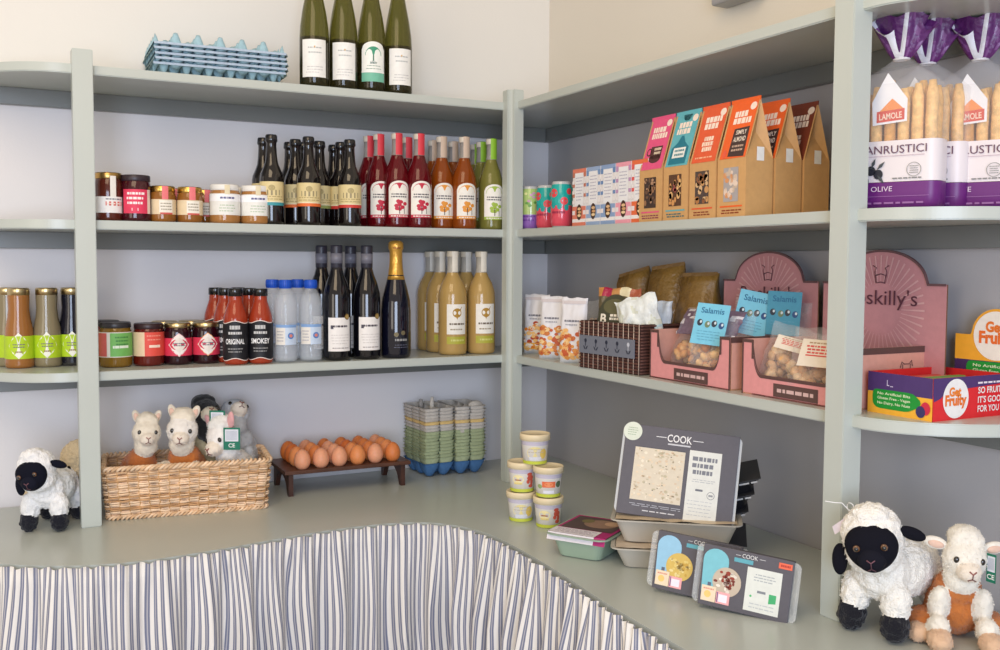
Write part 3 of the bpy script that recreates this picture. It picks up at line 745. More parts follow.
# ================================================================ wicker basket
def basket():
    t = empty('wicker_basket'); W0, D0, H = .352, .17, .122
    def per(s, z, off=0):
        # rounded rectangle perimeter, s in 0..1, grows a little with z
        w = (W0+.020*z/H)/2+off; d = (D0+.016*z/H)/2+off; r = .018
        segs = [(2*(w-r), 0), (pi/2*r, 1), (2*(d-r), 2), (pi/2*r, 3), (2*(w-r), 4), (pi/2*r, 5), (2*(d-r), 6), (pi/2*r, 7)]
        L = sum(a for a, _ in segs); q = (s % 1)*L
        for a, k in segs:
            if q <= a: break
            q -= a
        f = q/a
        if k == 0: return Vector((-w+r+2*(w-r)*f, -d, z))
        if k == 2: return Vector((w, -d+r+2*(d-r)*f, z))
        if k == 4: return Vector((w-r-2*(w-r)*f, d, z))
        if k == 6: return Vector((-w, d-r-2*(d-r)*f, z))
        ccx, ccy, a0 = {1: (w-r, -d+r, -pi/2), 3: (w-r, d-r, 0), 5: (-w+r, d-r, pi/2), 7: (-w+r, -d+r, pi)}[k]
        return Vector((ccx+r*cos(a0+pi/2*f), ccy+r*sin(a0+pi/2*f), z))
    NS = 48; rg = random.Random(5); rowsn = 13
    wl = [(226, 192, 156), (236, 206, 174), (214, 176, 136), (200, 156, 112)]
    mb = MB('wicker')
    for j in range(rowsn):
        z = .008+j*(H-.022)/(rowsn-1)
        for st in range(2):
            pts = []; M = NS*4; ph = pi*((j+st) % 2)
            for k in range(M):
                s = k/M; o = .0034*cos(s*NS*pi+ph)
                pts.append(per(s, z+(.0022 if st else -.0012)+.0012*noise.noise(Vector((s*30, j, st))), o))
            if st == 0 or j % 3 == 0 or 1: mb.tube(pts, .0021+rg.uniform(0, .0005), wl[rg.randrange(4)], 6, closed=True)
    obj('woven_side', mb, t)
    mb = MB('wicker')
    for k in range(NS):
        s = (k+.5)/NS; mb.tube([per(s, .0, 0), per(s, .06, 0), per(s, H-.006, 0)], .0024, (190, 146, 96), 6)
    obj('stakes', mb, t)
    for nm, z, rr in (('rim', H-.004, .0042), ('foot_rim', .005, .0034)):
        mb = MB('wicker')
        for q in range(3):
            pts = []
            for k in range(300):
                s = k/300; a = s*2*pi*36+q*2*pi/3
                pts.append(per(s, z+.0042*sin(a), .0042*cos(a)))
            mb.tube(pts, rr*.8, wl[q], 6, closed=True)
        obj(nm, mb, t)
    mb = MB('wicker'); mb.box(-W0/2+.004, W0/2-.004, -D0/2+.004, D0/2-.004, .003, .008, (176, 132, 86))
    for k in range(60): x = -W0/2+.006+k*(W0-.012)/59; mb.tube([(x, -D0/2+.004, .009), (x, D0/2-.004, .009)], .0018, wl[k % 4], 5)
    obj('base', mb, t); return t
bt = basket(); bt.location = (-1.104, -.187, ZC); bt.rotation_euler.z = R(-7.3)
tag(bt, 'pale wicker basket full of soft toys beside the left post', 'basket')

# ================================================================ soft toys
def blob(name, blobs, voxel=.0032, mat='plush', parent=None, fuzz=.0012, fs=90, smooth=4, fur=0, furlen=.005, seed=1):
    bm = bmesh.new()
    for c, r, rot, col in blobs:
        M = Matrix.Translation(Vector(c))@(Euler(rot).to_matrix().to_4x4() if rot else Matrix())@Matrix.Diagonal((r[0], r[1], r[2], 1))
        bmesh.ops.create_uvsphere(bm, u_segments=20, v_segments=14, radius=1, matrix=M)
    me = bpy.data.meshes.new('tmp'); bm.to_mesh(me); bm.free()
    o = bpy.data.objects.new('tmp', me); COL.objects.link(o)
    m = o.modifiers.new('r', 'REMESH'); m.mode = 'VOXEL'; m.voxel_size = voxel; m.use_smooth_shade = True
    s = o.modifiers.new('s', 'SMOOTH'); s.iterations = smooth; s.factor = .6
    dg = bpy.context.evaluated_depsgraph_get(); ev = o.evaluated_get(dg); out = bpy.data.meshes.new_from_object(ev)
    bpy.data.objects.remove(o); bpy.data.meshes.remove(me)
    inv = [((Matrix.Translation(Vector(c))@(Euler(rot).to_matrix().to_4x4() if rot else Matrix())@Matrix.Diagonal((r[0], r[1], r[2], 1))).inverted(), lin(col)) for c, r, rot, col in blobs]
    mb = MB(mat); vs = [v.co.copy() for v in out.vertices]; ns = [v.normal.copy() for v in out.vertices]
    vv = [v+n*(fuzz*noise.noise(v*fs)*2) for v, n in zip(vs, ns)]
    cols = []
    for p in out.polygons:
        c = p.center; best = min(inv, key=lambda q: (q[0]@c).length_squared); cols.append(best[1])
    mb.add(vv, [tuple(p.vertices) for p in out.polygons], lambda i: cols[i], True)
    res = obj(name, mb, parent)
    if fur:
        rg = random.Random(seed); fb = MB('plush'); P = out.polygons; V = []; Fc = []; C = []
        for _ in range(fur):
            p = P[rg.randrange(len(P))]; c = p.center; n = p.normal
            if sum(cols[p.index][:3]) < .12: continue
            d = (n+Vector((rg.uniform(-.7, .7), rg.uniform(-.7, .7), rg.uniform(-.8, .4)))).normalized(); L = furlen*rg.uniform(.5, 1.2)
            t = d.cross(Vector((rg.uniform(-1, 1), rg.uniform(-1, 1), rg.uniform(-1, 1)))).normalized()*.0006
            k = len(V); V += [c-t, c+t, c+d*L*.6+n*.0005+t*.6, c+d*L+Vector((0, 0, -L*.2))]; Fc += [(k, k+1, k+2), (k, k+2, k+3)]
            cc = cols[p.index]; C += [cc, cc]
        fb.add(V, Fc, lambda i: C[i], True); f = obj('fur', fb, parent); f['kind'] = 'stuff'
    bpy.data.meshes.remove(out)
    return res

def turned(pivot, rot):
    M = Euler(rot).to_matrix(); p = Vector(pivot)
    return (lambda q: p+M@(Vector(q)-p)), rot
def eulmul(rot, own):
    return tuple((Euler(rot).to_matrix()@Euler(own or (0, 0, 0)).to_matrix()).to_euler())

def sheep(wool, black, hrot=(0, 0, 0), name='plush_sheep', thread=False, earcol=None, fur=4500):
    t = empty(name); T, hr = turned((0, -.045, .125), hrot)
    er = lambda own: eulmul(hrot, own)
    B = [((0, .02, .098), (.050, .075, .050), None, wool), ((0, -.03, .105), (.045, .04, .05), None, wool), ((0, .065, .098), (.046, .035, .046), None, wool), ((0, .108, .112), (.014, .018, .014), None, wool)]
    for s in (-1, 1):
        B += [((s*.035, -.042, .062), (.0235, .0235, .036), None, wool), ((s*.038, .072, .062), (.026, .028, .036), None, wool)]
        B += [((s*.038, -.047, .026), (.0215, .025, .026), None, black), ((s*.04, .078, .026), (.0225, .026, .026), None, black)]
    B += [(T((0, -.062, .168)), (.047, .044, .050), hr, wool), (T((0, -.066, .140)), (.042, .038, .034), hr, wool), (T((0, -.07, .205)), (.028, .026, .016), hr, wool)]
    blob('body', B, .0036, 'wool', t, .0022, 120, 3, fur=fur, furlen=.0034)
    mb = MB('darkplush'); mb.ell(T((0, -.094, .158)), (.039, .022, .037), black, rot=hr, nu=28, nv=20, fn=lambda p: Vector((p.x*(1+.12*p.z/.036), p.y-(.006 if p.z < 0 else 0)*max(0, 1-(p.x/.02)**2), p.z)))
    mb.ell(T((0, -.110, .144)), (.021, .014, .019), tuple(min(255, c+6) for c in black), rot=hr, nu=20, nv=14); obj('face', mb, t)
    for s in (-1, 1):
        mb = MB('darkplush'); dz = .009 if s > 0 else 0
        if s > 0: mb.ell(T((.058, -.066, .172)), (.021, .008, .010), black, rot=er((0, .45, .2)), nu=18, nv=12)
        else: mb.ell(T((-.052, -.062, .128)), (.012, .008, .026), black, rot=er((0, .1, 0)), nu=18, nv=12)
        obj('ear', mb, t)
        e = MB('eye'); c = T((s*.020, -.1155, .163+dz*.3)); e.ell(c, (.0054, .0035, .0054), (104, 70, 44), rot=hr, nu=14, nv=10); obj('eye', e, t)
        e2 = MB('eye'); c = T((s*.020, -.119, .163+dz*.3)); e2.ell(c, (.0032, .002, .0032), (8, 8, 8), rot=hr, nu=12, nv=8); obj('pupil', e2, t)
    mb = MB('matte'); 
    mb.tube([T((-.006, -.1245, .148)), T((0, -.1262, .144)), T((.006, -.1245, .148))], .0011, (120, 80, 90), 5); mb.tube([T((0, -.1262, .144)), T((0, -.1240, .134))], .0009, (90, 60, 70), 5)
    mb.tube([T((-.006, -.121, .130)), T((0, -.1235, .134)), T((.006, -.121, .130))], .0009, (90, 60, 70), 5); obj('nose', mb, t)
    if thread:
        a = T((-.03, -.062, .205)); mb = MB('satin'); mb.tube([a, a+Vector((-.012, -.004, .012)), a+Vector((-.018, -.015, .013)), a+Vector((-.028, -.026, .015))], .0008, (240, 240, 240), 5)
        mb.tube([a+Vector((.006*cos(q*.7), 0, .008+.006*sin(q*.7))) for q in range(9)], .0007, (240, 240, 240), 5); obj('tag_thread', mb, t)
        mb = MB('card'); p = T((-.045, -.066, .182)); m = flat(p, (.75, -.1, .6), (-.4, 0, .9)); mb.rect(m, -.018, -.005, .016, .008, (226, 214, 220), 0); mb.rect(m, -.018, -.005, .016, .008, (226, 214, 220), 1); obj('swing_tag', mb, t)
    return t
s = sheep((240, 236, 228), (16, 16, 26), (R(4), R(-6), R(28)), thread=True, fur=2500); s.location = (-.239, -1.521, ZC); s.rotation_euler.z = R(-80); s.scale = (1.0,)*3
tag(s, 'white woolly toy sheep with black face and feet, standing by the right post', 'soft toy')
s = sheep((240, 240, 240), (14, 16, 30), (R(6), R(-8), R(-6)), fur=2500); s.location = (-1.405, -.243, ZC); s.rotation_euler.z = R(-24); s.scale = (.86,)*3
tag(s, 'white woolly toy sheep with black face, standing at the far left of the counter', 'soft toy')
s = sheep((206, 186, 150), (14, 14, 16), (0, 0, R(20)), fur=1500); s.location = (-1.378, -.125, ZC); s.rotation_euler.z = R(38); s.scale = (.8,)*3
tag(s, 'cream toy animal with black foot and black head, half hidden behind the left post', 'soft toy')

def tagcard(parent, p, rz, w=.03, h=.046, tilt=0):
    mb = MB('card'); ux = Vector((cos(rz), sin(rz), tilt)); vy = Vector((0, 0, 1))-ux*tilt
    m = flat(p, ux, vy); g = (18, 112, 88)
    mb.rect(m, -w/2, -h/2, w/2, h/2, g, 0); mb.rect(m, -w*.4, -h*.12, w*.4, h*.42, (214, 218, 226), 1)
    for k in range(9): mb.rect(m, -w*.3+k*w*.07, -h*.05, -w*.3+k*w*.07+w*.03, h*.36, (170, 176, 190), 2)
    mb.text(m, 'CE', 0, -h*.3, h*.18, (236, 240, 236), 2, bold=.02)
    mb.rect(lambda u, v, k: m(u, v, -1.5), -w/2, -h/2, w/2, h/2, g, 0); obj('swing_tag', mb, parent)

def critter(head=(236, 226, 208), body=(190, 112, 52), paw=(222, 184, 150), hz=.125, hrot=(0, 0, 0), ear='side', ear_in=(232, 196, 176), face=None, muzzle=(240, 228, 212), tuft=True, name='plush_lamb', tagp=None, fur=3500, legs=True, eyecol=(20, 14, 12), neck=None, up=0):
    t = empty(name); T, hr = turned((0, -.01, hz-.03), hrot); er = lambda own: eulmul(hrot, own); face = face or head; neck = neck or head
    B = [((0, .03, hz*.38), (.044, .046, hz*.38), None, body), ((0, .01, hz*.62), (.036, .034, hz*.22), None, body)]
    if legs:
        for s in (-1, 1):
            B += [((s*.031, -.012, .058), (.016, .017, .034), (R(24), 0, 0), head), ((s*.035, -.034, .028), (.017, .02, .02), None, head), ((s*.037, -.055, .016), (.019, .026, .016), None, paw),
                  ((s*.05, .012, .022), (.024, .034, .022), None, body), ((s*.062, -.022, .015), (.016, .022, .015), None, paw)]
    else:
        for s in (-1, 1): B += [((s*.034, -.022, hz*.52), (.013, .016, .017), None, head), ((s*.038, -.028, hz*.42), (.013, .015, .022), None, head)]
    B += [(T((0, -.012, hz-.022)), (.027, .026, .03), hr, neck), (T((0, -.018, hz+.008)), (.033, .031, .033), hr, face)]
    if tuft: B += [(T((0, -.010, hz+.038)), (.026, .025, .02), hr, head), (T((.012, -.022, hz+.036)), (.014, .014, .012), hr, head), (T((-.012, -.02, hz+.038)), (.014, .014, .012), hr, head)]
    B += [(T((0, -.044, hz-.006)), (.018, .020, .016), hr, muzzle)]
    blob('body', B, .003, 'plush', t, .0008, 110, 4, fur=fur, furlen=.0026)
    for s in (-1, 1):
        mb = MB('plush'); 
        if ear == 'side': mb.ell(T((s*.043, -.012, hz+.026)), (.018, .007, .010), head, rot=er((0, -s*.15, s*.2)), nu=16, nv=10); mb.ell(T((s*.043, -.0175, hz+.025)), (.012, .003, .006), ear_in, rot=er((0, -s*.15, s*.2)), nu=12, nv=8)
        elif ear == 'up': mb.ell(T((s*.024, -.008, hz+.046)), (.009, .006, .017), head, rot=er((0, s*.35, 0)), nu=16, nv=10); mb.ell(T((s*.024, -.0125, hz+.045)), (.006, .003, .011), ear_in, rot=er((0, s*.35, 0)), nu=12, nv=8)
        elif ear == 'pink': mb.ell(T((s*.030, -.012, hz+.040)), (.009, .005, .022), (226, 170, 170), rot=er((0, s*.4, 0)), nu=16, nv=10)
        elif ear == 'down': mb.ell(T((s*.034, -.010, hz+.004)), (.007, .014, .022), head, rot=er((0, s*.2, 0)), nu=16, nv=10)
        if ear != 'none': obj('ear', mb, t)
        e = MB('eye'); e.ell(T((s*.0185, -.0425, hz+.010)), (.0046, .0035, .0052), eyecol, rot=hr, nu=14, nv=10); obj('eye', e, t)
    mb = MB('matte'); a = [T(q) for q in ((-.005, -.0635, hz-.001), (0, -.0652, hz-.005), (.005, -.0635, hz-.001))]; mb.tube(a, .0012, (150, 90, 80), 5); mb.tube([a[1], T((0, -.063, hz-.013))], .0009, (120, 76, 70), 5)
    mb.tube([T((-.006, -.061, hz-.016)), T((0, -.063, hz-.013)), T((.006, -.061, hz-.016))], .0009, (120, 76, 70), 5); obj('nose', mb, t)
    if tagp: tagcard(t, T(tagp[0]), tagp[1], *(tagp[2:] or ()))
    return t
c = critter(head=(240, 234, 222), body=(196, 116, 54), hz=.128, hrot=(0, R(3), R(4)), tagp=((.034, -.036, .128), R(-50), .016, .044), fur=6000); c.scale = (1.0,)*3
c.location = (-.178, -1.600, ZC); c.rotation_euler.z = R(-40)
tag(c, 'cream and ginger toy lamb sitting beside the black-faced sheep at the right', 'soft toy')
# toys in the basket
BZ = ZC+.0115
def toy(px, y, label, rz, k2=1.15, **k):
    c = critter(**k); c.location = (ony(px, y, 440), y, BZ); c.scale = (k2,)*3; c.rotation_euler.z = R(rz); tag(c, label, 'soft toy', 'soft toys in the wicker basket'); return c
toy(143, -.195, 'cream and ginger toy alpaca with small head, leftmost in the basket', 24, k2=.97, hz=.174, legs=False, ear='up', hrot=(R(-6), R(4), R(-26)), name='plush_alpaca', body=(180, 104, 50), fur=3000)
toy(183, -.200, 'white-headed ginger toy alpaca, second from left in the basket', -26, k2=1.08, hz=.158, legs=False, ear='up', hrot=(0, R(4), R(10)), name='plush_alpaca', body=(200, 118, 54), face=(238, 232, 224), tagp=None, fur=3500)
toy(209, -.135, 'black-backed toy with a pale muzzle and green tag, behind the second alpaca', -20, hz=.168, legs=False, ear='none', head=(24, 24, 28), face=(30, 30, 34), muzzle=(226, 214, 190), body=(200, 188, 150), neck=(30, 30, 32), hrot=(R(-35), 0, R(25)), name='plush_badger', tuft=True, tagp=((.0, -.083, .125), R(-15), .034, .046), fur=2000)
toy(236, -.125, 'pale grey toy donkey tipping its nose up at the back of the basket', -30, hz=.170, legs=False, ear='none', head=(196, 200, 206), face=(206, 208, 214), body=(190, 194, 200), hrot=(R(-52), R(14), R(30)), name='plush_donkey', tuft=False, fur=2500, ear_in=(120, 120, 120))
toy(231, -.215, 'white toy goat with pink ears and green tag, rightmost in the basket', -36, hz=.128, legs=False, ear='pink', head=(240, 238, 234), face=(240, 236, 232), body=(236, 232, 226), hrot=(R(8), R(-10), R(-22)), name='plush_goat', tagp=((.040, -.030, .135), R(10), .034, .046), fur=3000)

# ================================================================ ice cream tubs
def tub(kind):
    def mk():
        t = empty('ice_cream_tub'); rf = lambda z: .0265+.0045*(z/.066)
        mb = MB('satin'); mb.lathe([(.0245, 0), (.0265, .001), (.0295+.0015, .066), (.031, .069)], lambda z: (196, 196, 92) if z < .008 else (226, 222, 214), 32); obj('cup', mb, t)
        mb = MB('satin'); mb.lathe([(.0325, .064), (.0345, .065), (.0345, .078), (.0338, .0812), (.0315, .0815), (.0305, .0795), (.005, .0795)], (232, 214, 176), 36); obj('lid', mb, t)
        mb = MB('card'); c = cyl(rf)
        mb.rect(c, -.04, .052, .04, .062, (196, 190, 206), 1, 16)
        if kind == 'plain':
            mb.disc(c, 0, .032, .018, .017, (228, 214, 150), 1, 18); mb.rect(c, -.013, .012, .013, .022, (214, 216, 224), 2, 6); mb.dashes(c, -.018, .03, .018, .046, 2, (196, 186, 170), 2, .3, 2); mb.disc(c, .018, .03, .008, .014, (220, 190, 96), 2, 12)
        elif kind == 'cow':
            mb.disc(c, -.009, .036, .0125, .0125, (240, 226, 170), 1, 18); mb.rect(c, -.016, .033, -.002, .036, (170, 100, 60), 2, 3); mb.dashes(c, -.018, .02, 0, .03, 1, (230, 210, 130), 2, .5)
            for (u, v, a, b) in ((.016, .05, .006, .005), (.018, .04, .008, .008), (.013, .03, .004, .006), (.022, .028, .004, .008), (.02, .018, .006, .005)): mb.disc(c, u, v, a, b, (198, 86, 66), 2, 10)
        else:
            mb.rect(c, -.014, .028, .014, .044, (226, 112, 70), 1, 8); mb.disc(c, 0, .036, .009, .006, (240, 150, 100), 2, 12); mb.disc(c, .022, .036, .007, .009, (90, 110, 80), 1, 10); mb.disc(c, -.02, .03, .006, .006, (150, 170, 110), 1, 10); mb.rect(c, -.012, .012, .012, .02, (226, 226, 236), 1, 5)
        mb.rect(c, -.04, .0015, .04, .010, (196, 206, 70), 1, 18)
        obj('printed_band', mb, t); t.scale = (1, 1, .84); return t
    return mk
BL = (-.443, -.652); BR = (-.414, -.726)
for kind, (x, y), z, l in (('plain', BL, 0, 'small ice cream tub with yellow print, bottom left of the pyramid'), ('cow', BR, 0, 'small ice cream tub with a red brown cow print, bottom right of the pyramid'),
                           ('cow', (BL[0]+.001, BL[1]-.002), 1, 'small ice cream tub with a red brown cow print, middle left of the pyramid'), ('orange', (BR[0], BR[1]+.001), 1, 'small ice cream tub with an orange picture, middle right of the pyramid'),
                           ('plain', ((BL[0]+BR[0])/2, (BL[1]+BR[1])/2), 2, 'small ice cream tub alone on top of the pyramid')):
    place('tub'+kind, tub(kind), (x, y, ZC+z*.0686), R(-28), l, 'ice cream tub', 'stacked ice cream tubs')

# ================================================================ ready meal trays
def rr(w, d, r, z, n=5):
    pts = []
    for (sx_, sy_, a0) in ((1, -1, -pi/2), (1, 1, 0), (-1, 1, pi/2), (-1, -1, pi)):
        for i in range(n+1):
            a = a0+pi/2*i/n; pts.append((sx_*(w/2-r)+r*cos(a), sy_*(d/2-r)+r*sin(a), z))
    return pts
def tray_body(w, d, h, col, mat='satin', rim=.008, taper=.018):
    mb = MB(mat)
    mb.loft([rr(w-2*taper-.01, d-2*taper-.01, .012, 0), rr(w-2*taper, d-2*taper, .014, .002), rr(w, d, .016, h), rr(w+2*rim, d+2*rim, .02, h+.001), rr(w+2*rim, d+2*rim, .02, h-.0015), rr(w-.003, d-.003, .016, h-.002), rr(w-2*taper, d-2*taper, .014, .004)], col, (True, True)); return mb
def foodtop(w, d, z, col, mb=None):
    mb = mb or MB('food'); mb.sheet(lambda u, v: Vector((-w/2+w*u, -d/2+d*v, z+.002*noise.noise(Vector((u*9, v*9, z*50))))), 24, 18, col); return mb
CH = (90, 87, 94)
def board_tray(name, label, loc, rot, w=.18, d=.13, h=.04, col=(186, 180, 168), cover=None):
    t = thing(name, label, 'food tray', loc, rot=rot)
    obj('tray', tray_body(w, d, h, col), t); obj('lid_film', foodtop(w-.004, d-.004, h+.0012, cover or (206, 190, 170), MB('satin')), t); return t
def camdir(x, y): return math.atan2(CX-x, -(CY-y))   # z turn that faces the camera
# beige trays under the big box
tb = board_tray('food_tray', 'beige ready meal tray at the bottom of the stack under the leaning boxed meal', (-.350, -1.065, ZC), (0, 0, R(-36)), w=.185, d=.13, h=.043)
tb2 = board_tray('food_tray', 'wide beige ready meal tray on top of the lower beige tray', (-.315, -1.060, ZC+.0455), (0, 0, R(-38)), w=.235, d=.15, h=.048, cover=(210, 190, 160))
# green tray with sleeve
t = thing('food_tray', 'pale green ready meal tray with a magenta edged sleeve, in front of the tubs', 'food tray', (-.432, -.935, ZC), rot=(0, 0, R(-57)))
t.scale = (1.12, 1.05, 1.2)
obj('tray', tray_body(.105, .15, .04, (150, 170, 150), taper=.012), t)
mb = MB('card'); m = flat((0, 0, .0425), (1, 0, 0), (0, 1, 0)); mb.box(-.056, .056, -.072, .07, .0405, .0418, (60, 50, 56))
mb.rect(m, -.056, -.072, .056, .07, (172, 40, 110), -2); mb.rect(m, -.05, -.03, .05, .062, (86, 70, 66), 0); mb.disc(m, .01, .02, .032, .03, (150, 120, 100), 1); mb.disc(m, .03, .03, .016, .016, (196, 160, 130), 2); mb.disc(m, -.02, .03, .012, .014, (120, 110, 70), 2)
mb.rect(m, -.056, -.072, .034, -.034, (226, 220, 226), 1); mb.dashes(m, -.05, -.066, .028, -.04, 3, (170, 160, 176), 2, .3)
mb.sheet(lambda u, v: Vector((-.056+.09*u, -.0722-.006*v, .0423-.012*v)), 2, 2, (226, 220, 226)); mb.sheet(lambda u, v: Vector((.034+.022*u, -.0722-.006*v, .0423-.012*v)), 2, 2, (172, 40, 110))
obj('sleeve', mb, t)
# big leaning boxed meal
def sleeve_box(w, h, tk, prints, plastic=True, rimcol=(196, 198, 196)):
    """stands on its long edge, front faces -Y, origin at the bottom middle of the front"""
    mb = MB('card'); mb.box(-w/2, w/2, 0, .014 if tk > .03 else tk*.4, 0, h, CH, .001)
    prints(mb, flat((0, -.0002, 0), (1, 0, 0), (0, 0, 1))); return mb
def leaning(name, label, cat, loc, rot, w, h, tk, prints, group=None, traycol=(190, 192, 192)):
    t = thing(name, label, cat, loc, rot=rot, group=group)
    obj('sleeve', sleeve_box(w, h, tk, prints), t)
    # plastic tray behind the sleeve, its rim shows past both ends
    mb = MB('satin' if traycol != 'clear' else 'clearpack'); ex = .010 if traycol != 'clear' else .024
    rc = traycol if traycol != 'clear' else (226, 230, 232)
    def ring_(sc_, y, r): return [(x, y, z+h/2) for x, z, _ in rr((w+ex)*sc_, (h-.004)*sc_, r, 0)]
    mb.loft([ring_(1, .004, .010), ring_(1, .0065, .010), ring_(.93, .008, .015), ring_(.80, tk, .012)], rc, (True, True)); obj('tray', mb, t)
    return t
def p_big(mb, m):
    w, h = .222, .178; y = .0
    mb.rect(m, -.088, .022+.008, .010, .134, (216, 204, 182), 1)
    rg = random.Random(4)
    for _ in range(150): u, v = rg.uniform(-.085, .006), rg.uniform(.034, .131); mb.disc(m, u, v, rg.uniform(.001, .004), rg.uniform(.001, .003), rg.choice([(232, 222, 200), (200, 184, 156), (226, 206, 176), (190, 180, 150), (214, 190, 160)]), 2, 7, rg.random())
    for _ in range(10): u, v = rg.uniform(-.08, .004), rg.uniform(.04, .128); mb.disc(m, u, v, .0014, .001, (110, 100, 80), 3, 6)
    mb.rect(m, -.0885, .1335, .0105, .1345, (60, 60, 70), 3)
    mb.text(m, 'COOK', -.004, .158, .0150, (236, 234, 232), 2, w=.048, bold=.015)
    for a, b in ((-.050, -.030), (.022, .042)): mb.rect(m, a, .1575, b, .1588, (230, 230, 230), 2)
    mb.rect(m, -.026, .1445, .018, .1475, (200, 200, 204), 2)
    mb.rect(m, .018, .004, .080, .140, (222, 222, 214), 1)
    for j, (a, b) in enumerate(((.022, .076), (.022, .076), (.026, .068))): mb.dashes(m, a, .118-j*.013, b, .131-j*.013, 1, (120, 122, 130), 2, .62, 11+j)
    mb.dashes(m, .024, .078, .074, .086, 2, (176, 178, 180), 2, .3, 6); mb.rect(m, .036, .062, .05, .066, (110, 112, 120), 2); mb.ring(m, .066, .056, .0075, .001, (130, 132, 136), 2); mb.dashes(m, .062, .053, .07, .059, 1, (130, 130, 136), 2, .6)
    mb.dashes(m, .022, .012, .074, .046, 5, (186, 188, 190), 2, .18, 8)
    mb.dashes(m, -.09, .017, .012, .024, 2, (176, 178, 186), 2, .35, 3); mb.dashes(m, -.066, .008, .002, .013, 1, (210, 210, 214), 2, .4, 5)
    mb.disc(m, -.097, .163, .0185, .0185, (214, 220, 204), 3, 30); mb.dashes(m, -.108, .154, -.087, .172, 4, (150, 170, 140), 4, .3, 2)
bx, by = -.352, -1.098
leaning('boxed_meal', 'large dark grey boxed ready meal leaning back on the beige trays, COOK lettering', 'food box', (bx, by, ZC+.092), (R(-18), R(5), R(-40)), .222, .178, .036, p_big)
def monster(mb, m, u, v, s, c, horns):
    # plain rounded blue shape printed beside the window
    pts = [(u-.02*s, v-.045*s), (u-.022*s, v+.01*s)]+[(u+.022*s*cos(pi-pi*i/10), v+.01*s+.02*s*sin(pi*i/10)) for i in range(11)]+[(u+.022*s, v-.02*s), (u+.005*s, v-.03*s), (u+.003*s, v-.045*s)]
    mb.fan(m, (u-.002, v-.01), pts, c, 1)
def p_kid(blue, foodc, foods, full):
    def f(mb, m):
        monster(mb, m, -.052, .068, 1.0, blue, 1)
        for q in range(2): mb.rect(m, -.062+q*.010, .024, -.056+q*.010, .04, (92, 100, 120), 2)
        mb.disc(m, -.030, .046, .0245, .0245, foodc, 3, 30)
        rg = random.Random(9)
        for _ in range(34):
            a = rg.uniform(0, 6.28); r_ = rg.uniform(0, .02); mb.disc(m, -.030+r_*cos(a), .046+r_*sin(a), rg.uniform(.002, .005), rg.uniform(.002, .004), rg.choice(foods), 4, 7)
        mb.rect(m, -.071, .008, -.046, .034, (236, 216, 186), 5); mb.disc(m, -.06, .02, .006, .006, (240, 200, 120), 6, 12); mb.dashes(m, -.068, .026, -.05, .032, 1, (220, 150, 130), 6, .4)
        mb.rect(m, -.045, .008, -.022, .028, (238, 170, 172), 5); mb.rect(m, -.041, .011, -.026, .024, (236, 232, 240), 6); mb.rect(m, -.0435, .01, -.042, .027, (90, 90, 140), 6)
        mb.text(m, 'COOK', .004, .0955, .0072, (232, 232, 230), 3, w=.026, bold=-.005); mb.rect(m, -.020, .0948, -.012, .0955, (220, 220, 220), 3); mb.rect(m, .02, .0948, .03, .0955, (220, 220, 220), 3)
        mb.rect(m, -.022, .0835, .01, .0905, (96, 166, 180), 2); mb.rect(m, .052, .088, .074, .0975, (232, 108, 78), 2); mb.dashes(m, .055, .09, .071, .096, 1, (180, 60, 50), 3, .6)
        if full:
            mb.rect(m, .002, .008, .060, .080, (220, 222, 214), 2); mb.dashes(m, .012, .058, .05, .072, 3, (170, 174, 176), 3, .35, 2); mb.rect(m, .022, .04, .036, .044, (130, 134, 140), 3); mb.disc(m, .012, .033, .002, .002, (80, 180, 110), 3, 8)
            mb.poly(m, [(.042, .026), (.054, .028), (.054, .042), (.042, .042)], (70, 170, 110), 3); mb.dashes(m, .008, .012, .052, .024, 2, (190, 194, 194), 3, .3, 5)
    return f
leaning('boxed_meal', 'small dark grey boxed meal with a yellow pasta window, behind the nearest one', 'food box', (-.4325, -1.262, ZC+.003), (R(-9), R(4), R(-56)), .152, .103, .035, p_kid((150, 196, 222), (214, 182, 96), [(226, 200, 120), (200, 160, 70), (236, 216, 150)], False), traycol='clear')
leaning('boxed_meal', 'small dark grey boxed meal with a red and white food window, nearest on the counter', 'food box', (-.412, -1.365, ZC+.003), (R(-8), R(4), R(-56)), .152, .103, .035, p_kid((124, 192, 204), (196, 180, 160), [(150, 60, 44), (226, 214, 200), (120, 50, 40), (236, 226, 210)], True), traycol='clear')
# dark trays stacked at a slant behind the big box
for i, (z, l) in enumerate(((.012, 'black ready meal tray at the bottom behind the leaning boxed meal'), (.052, 'black ready meal tray in the middle behind the leaning boxed meal'), (.092, 'black ready meal tray near the top behind the leaning boxed meal'), (.128, 'topmost black ready meal tray with green food, behind the leaning boxed meal'))):
    t = thing('food_tray', l, 'food tray', (-.215+.004*i, -1.02-.012*i, ZC+.004+z*.92), rot=(R(5), R(-14) if i else 0, R(-40)), group='black meal trays behind the boxed meal')
    if i == 0: t.location.z = ZC
    obj('tray', tray_body(.16, .12, .032, (30, 30, 34), taper=.016), t)
    mb = foodtop(.15, .11, .0325, (120, 140, 70) if i == 3 else (70, 60, 50)); obj('food', mb, t)
    mb = MB('card'); mb.box(-.04, .088, -.069, .069, .0338, .0348, (58, 58, 62)); mb.dashes(flat((0, -.0695, .03), (1, 0, 0), (0, 0, 1)), -.03, -.004, .08, .004, 1, (180, 180, 180), 1, .4); obj('sleeve', mb, t)
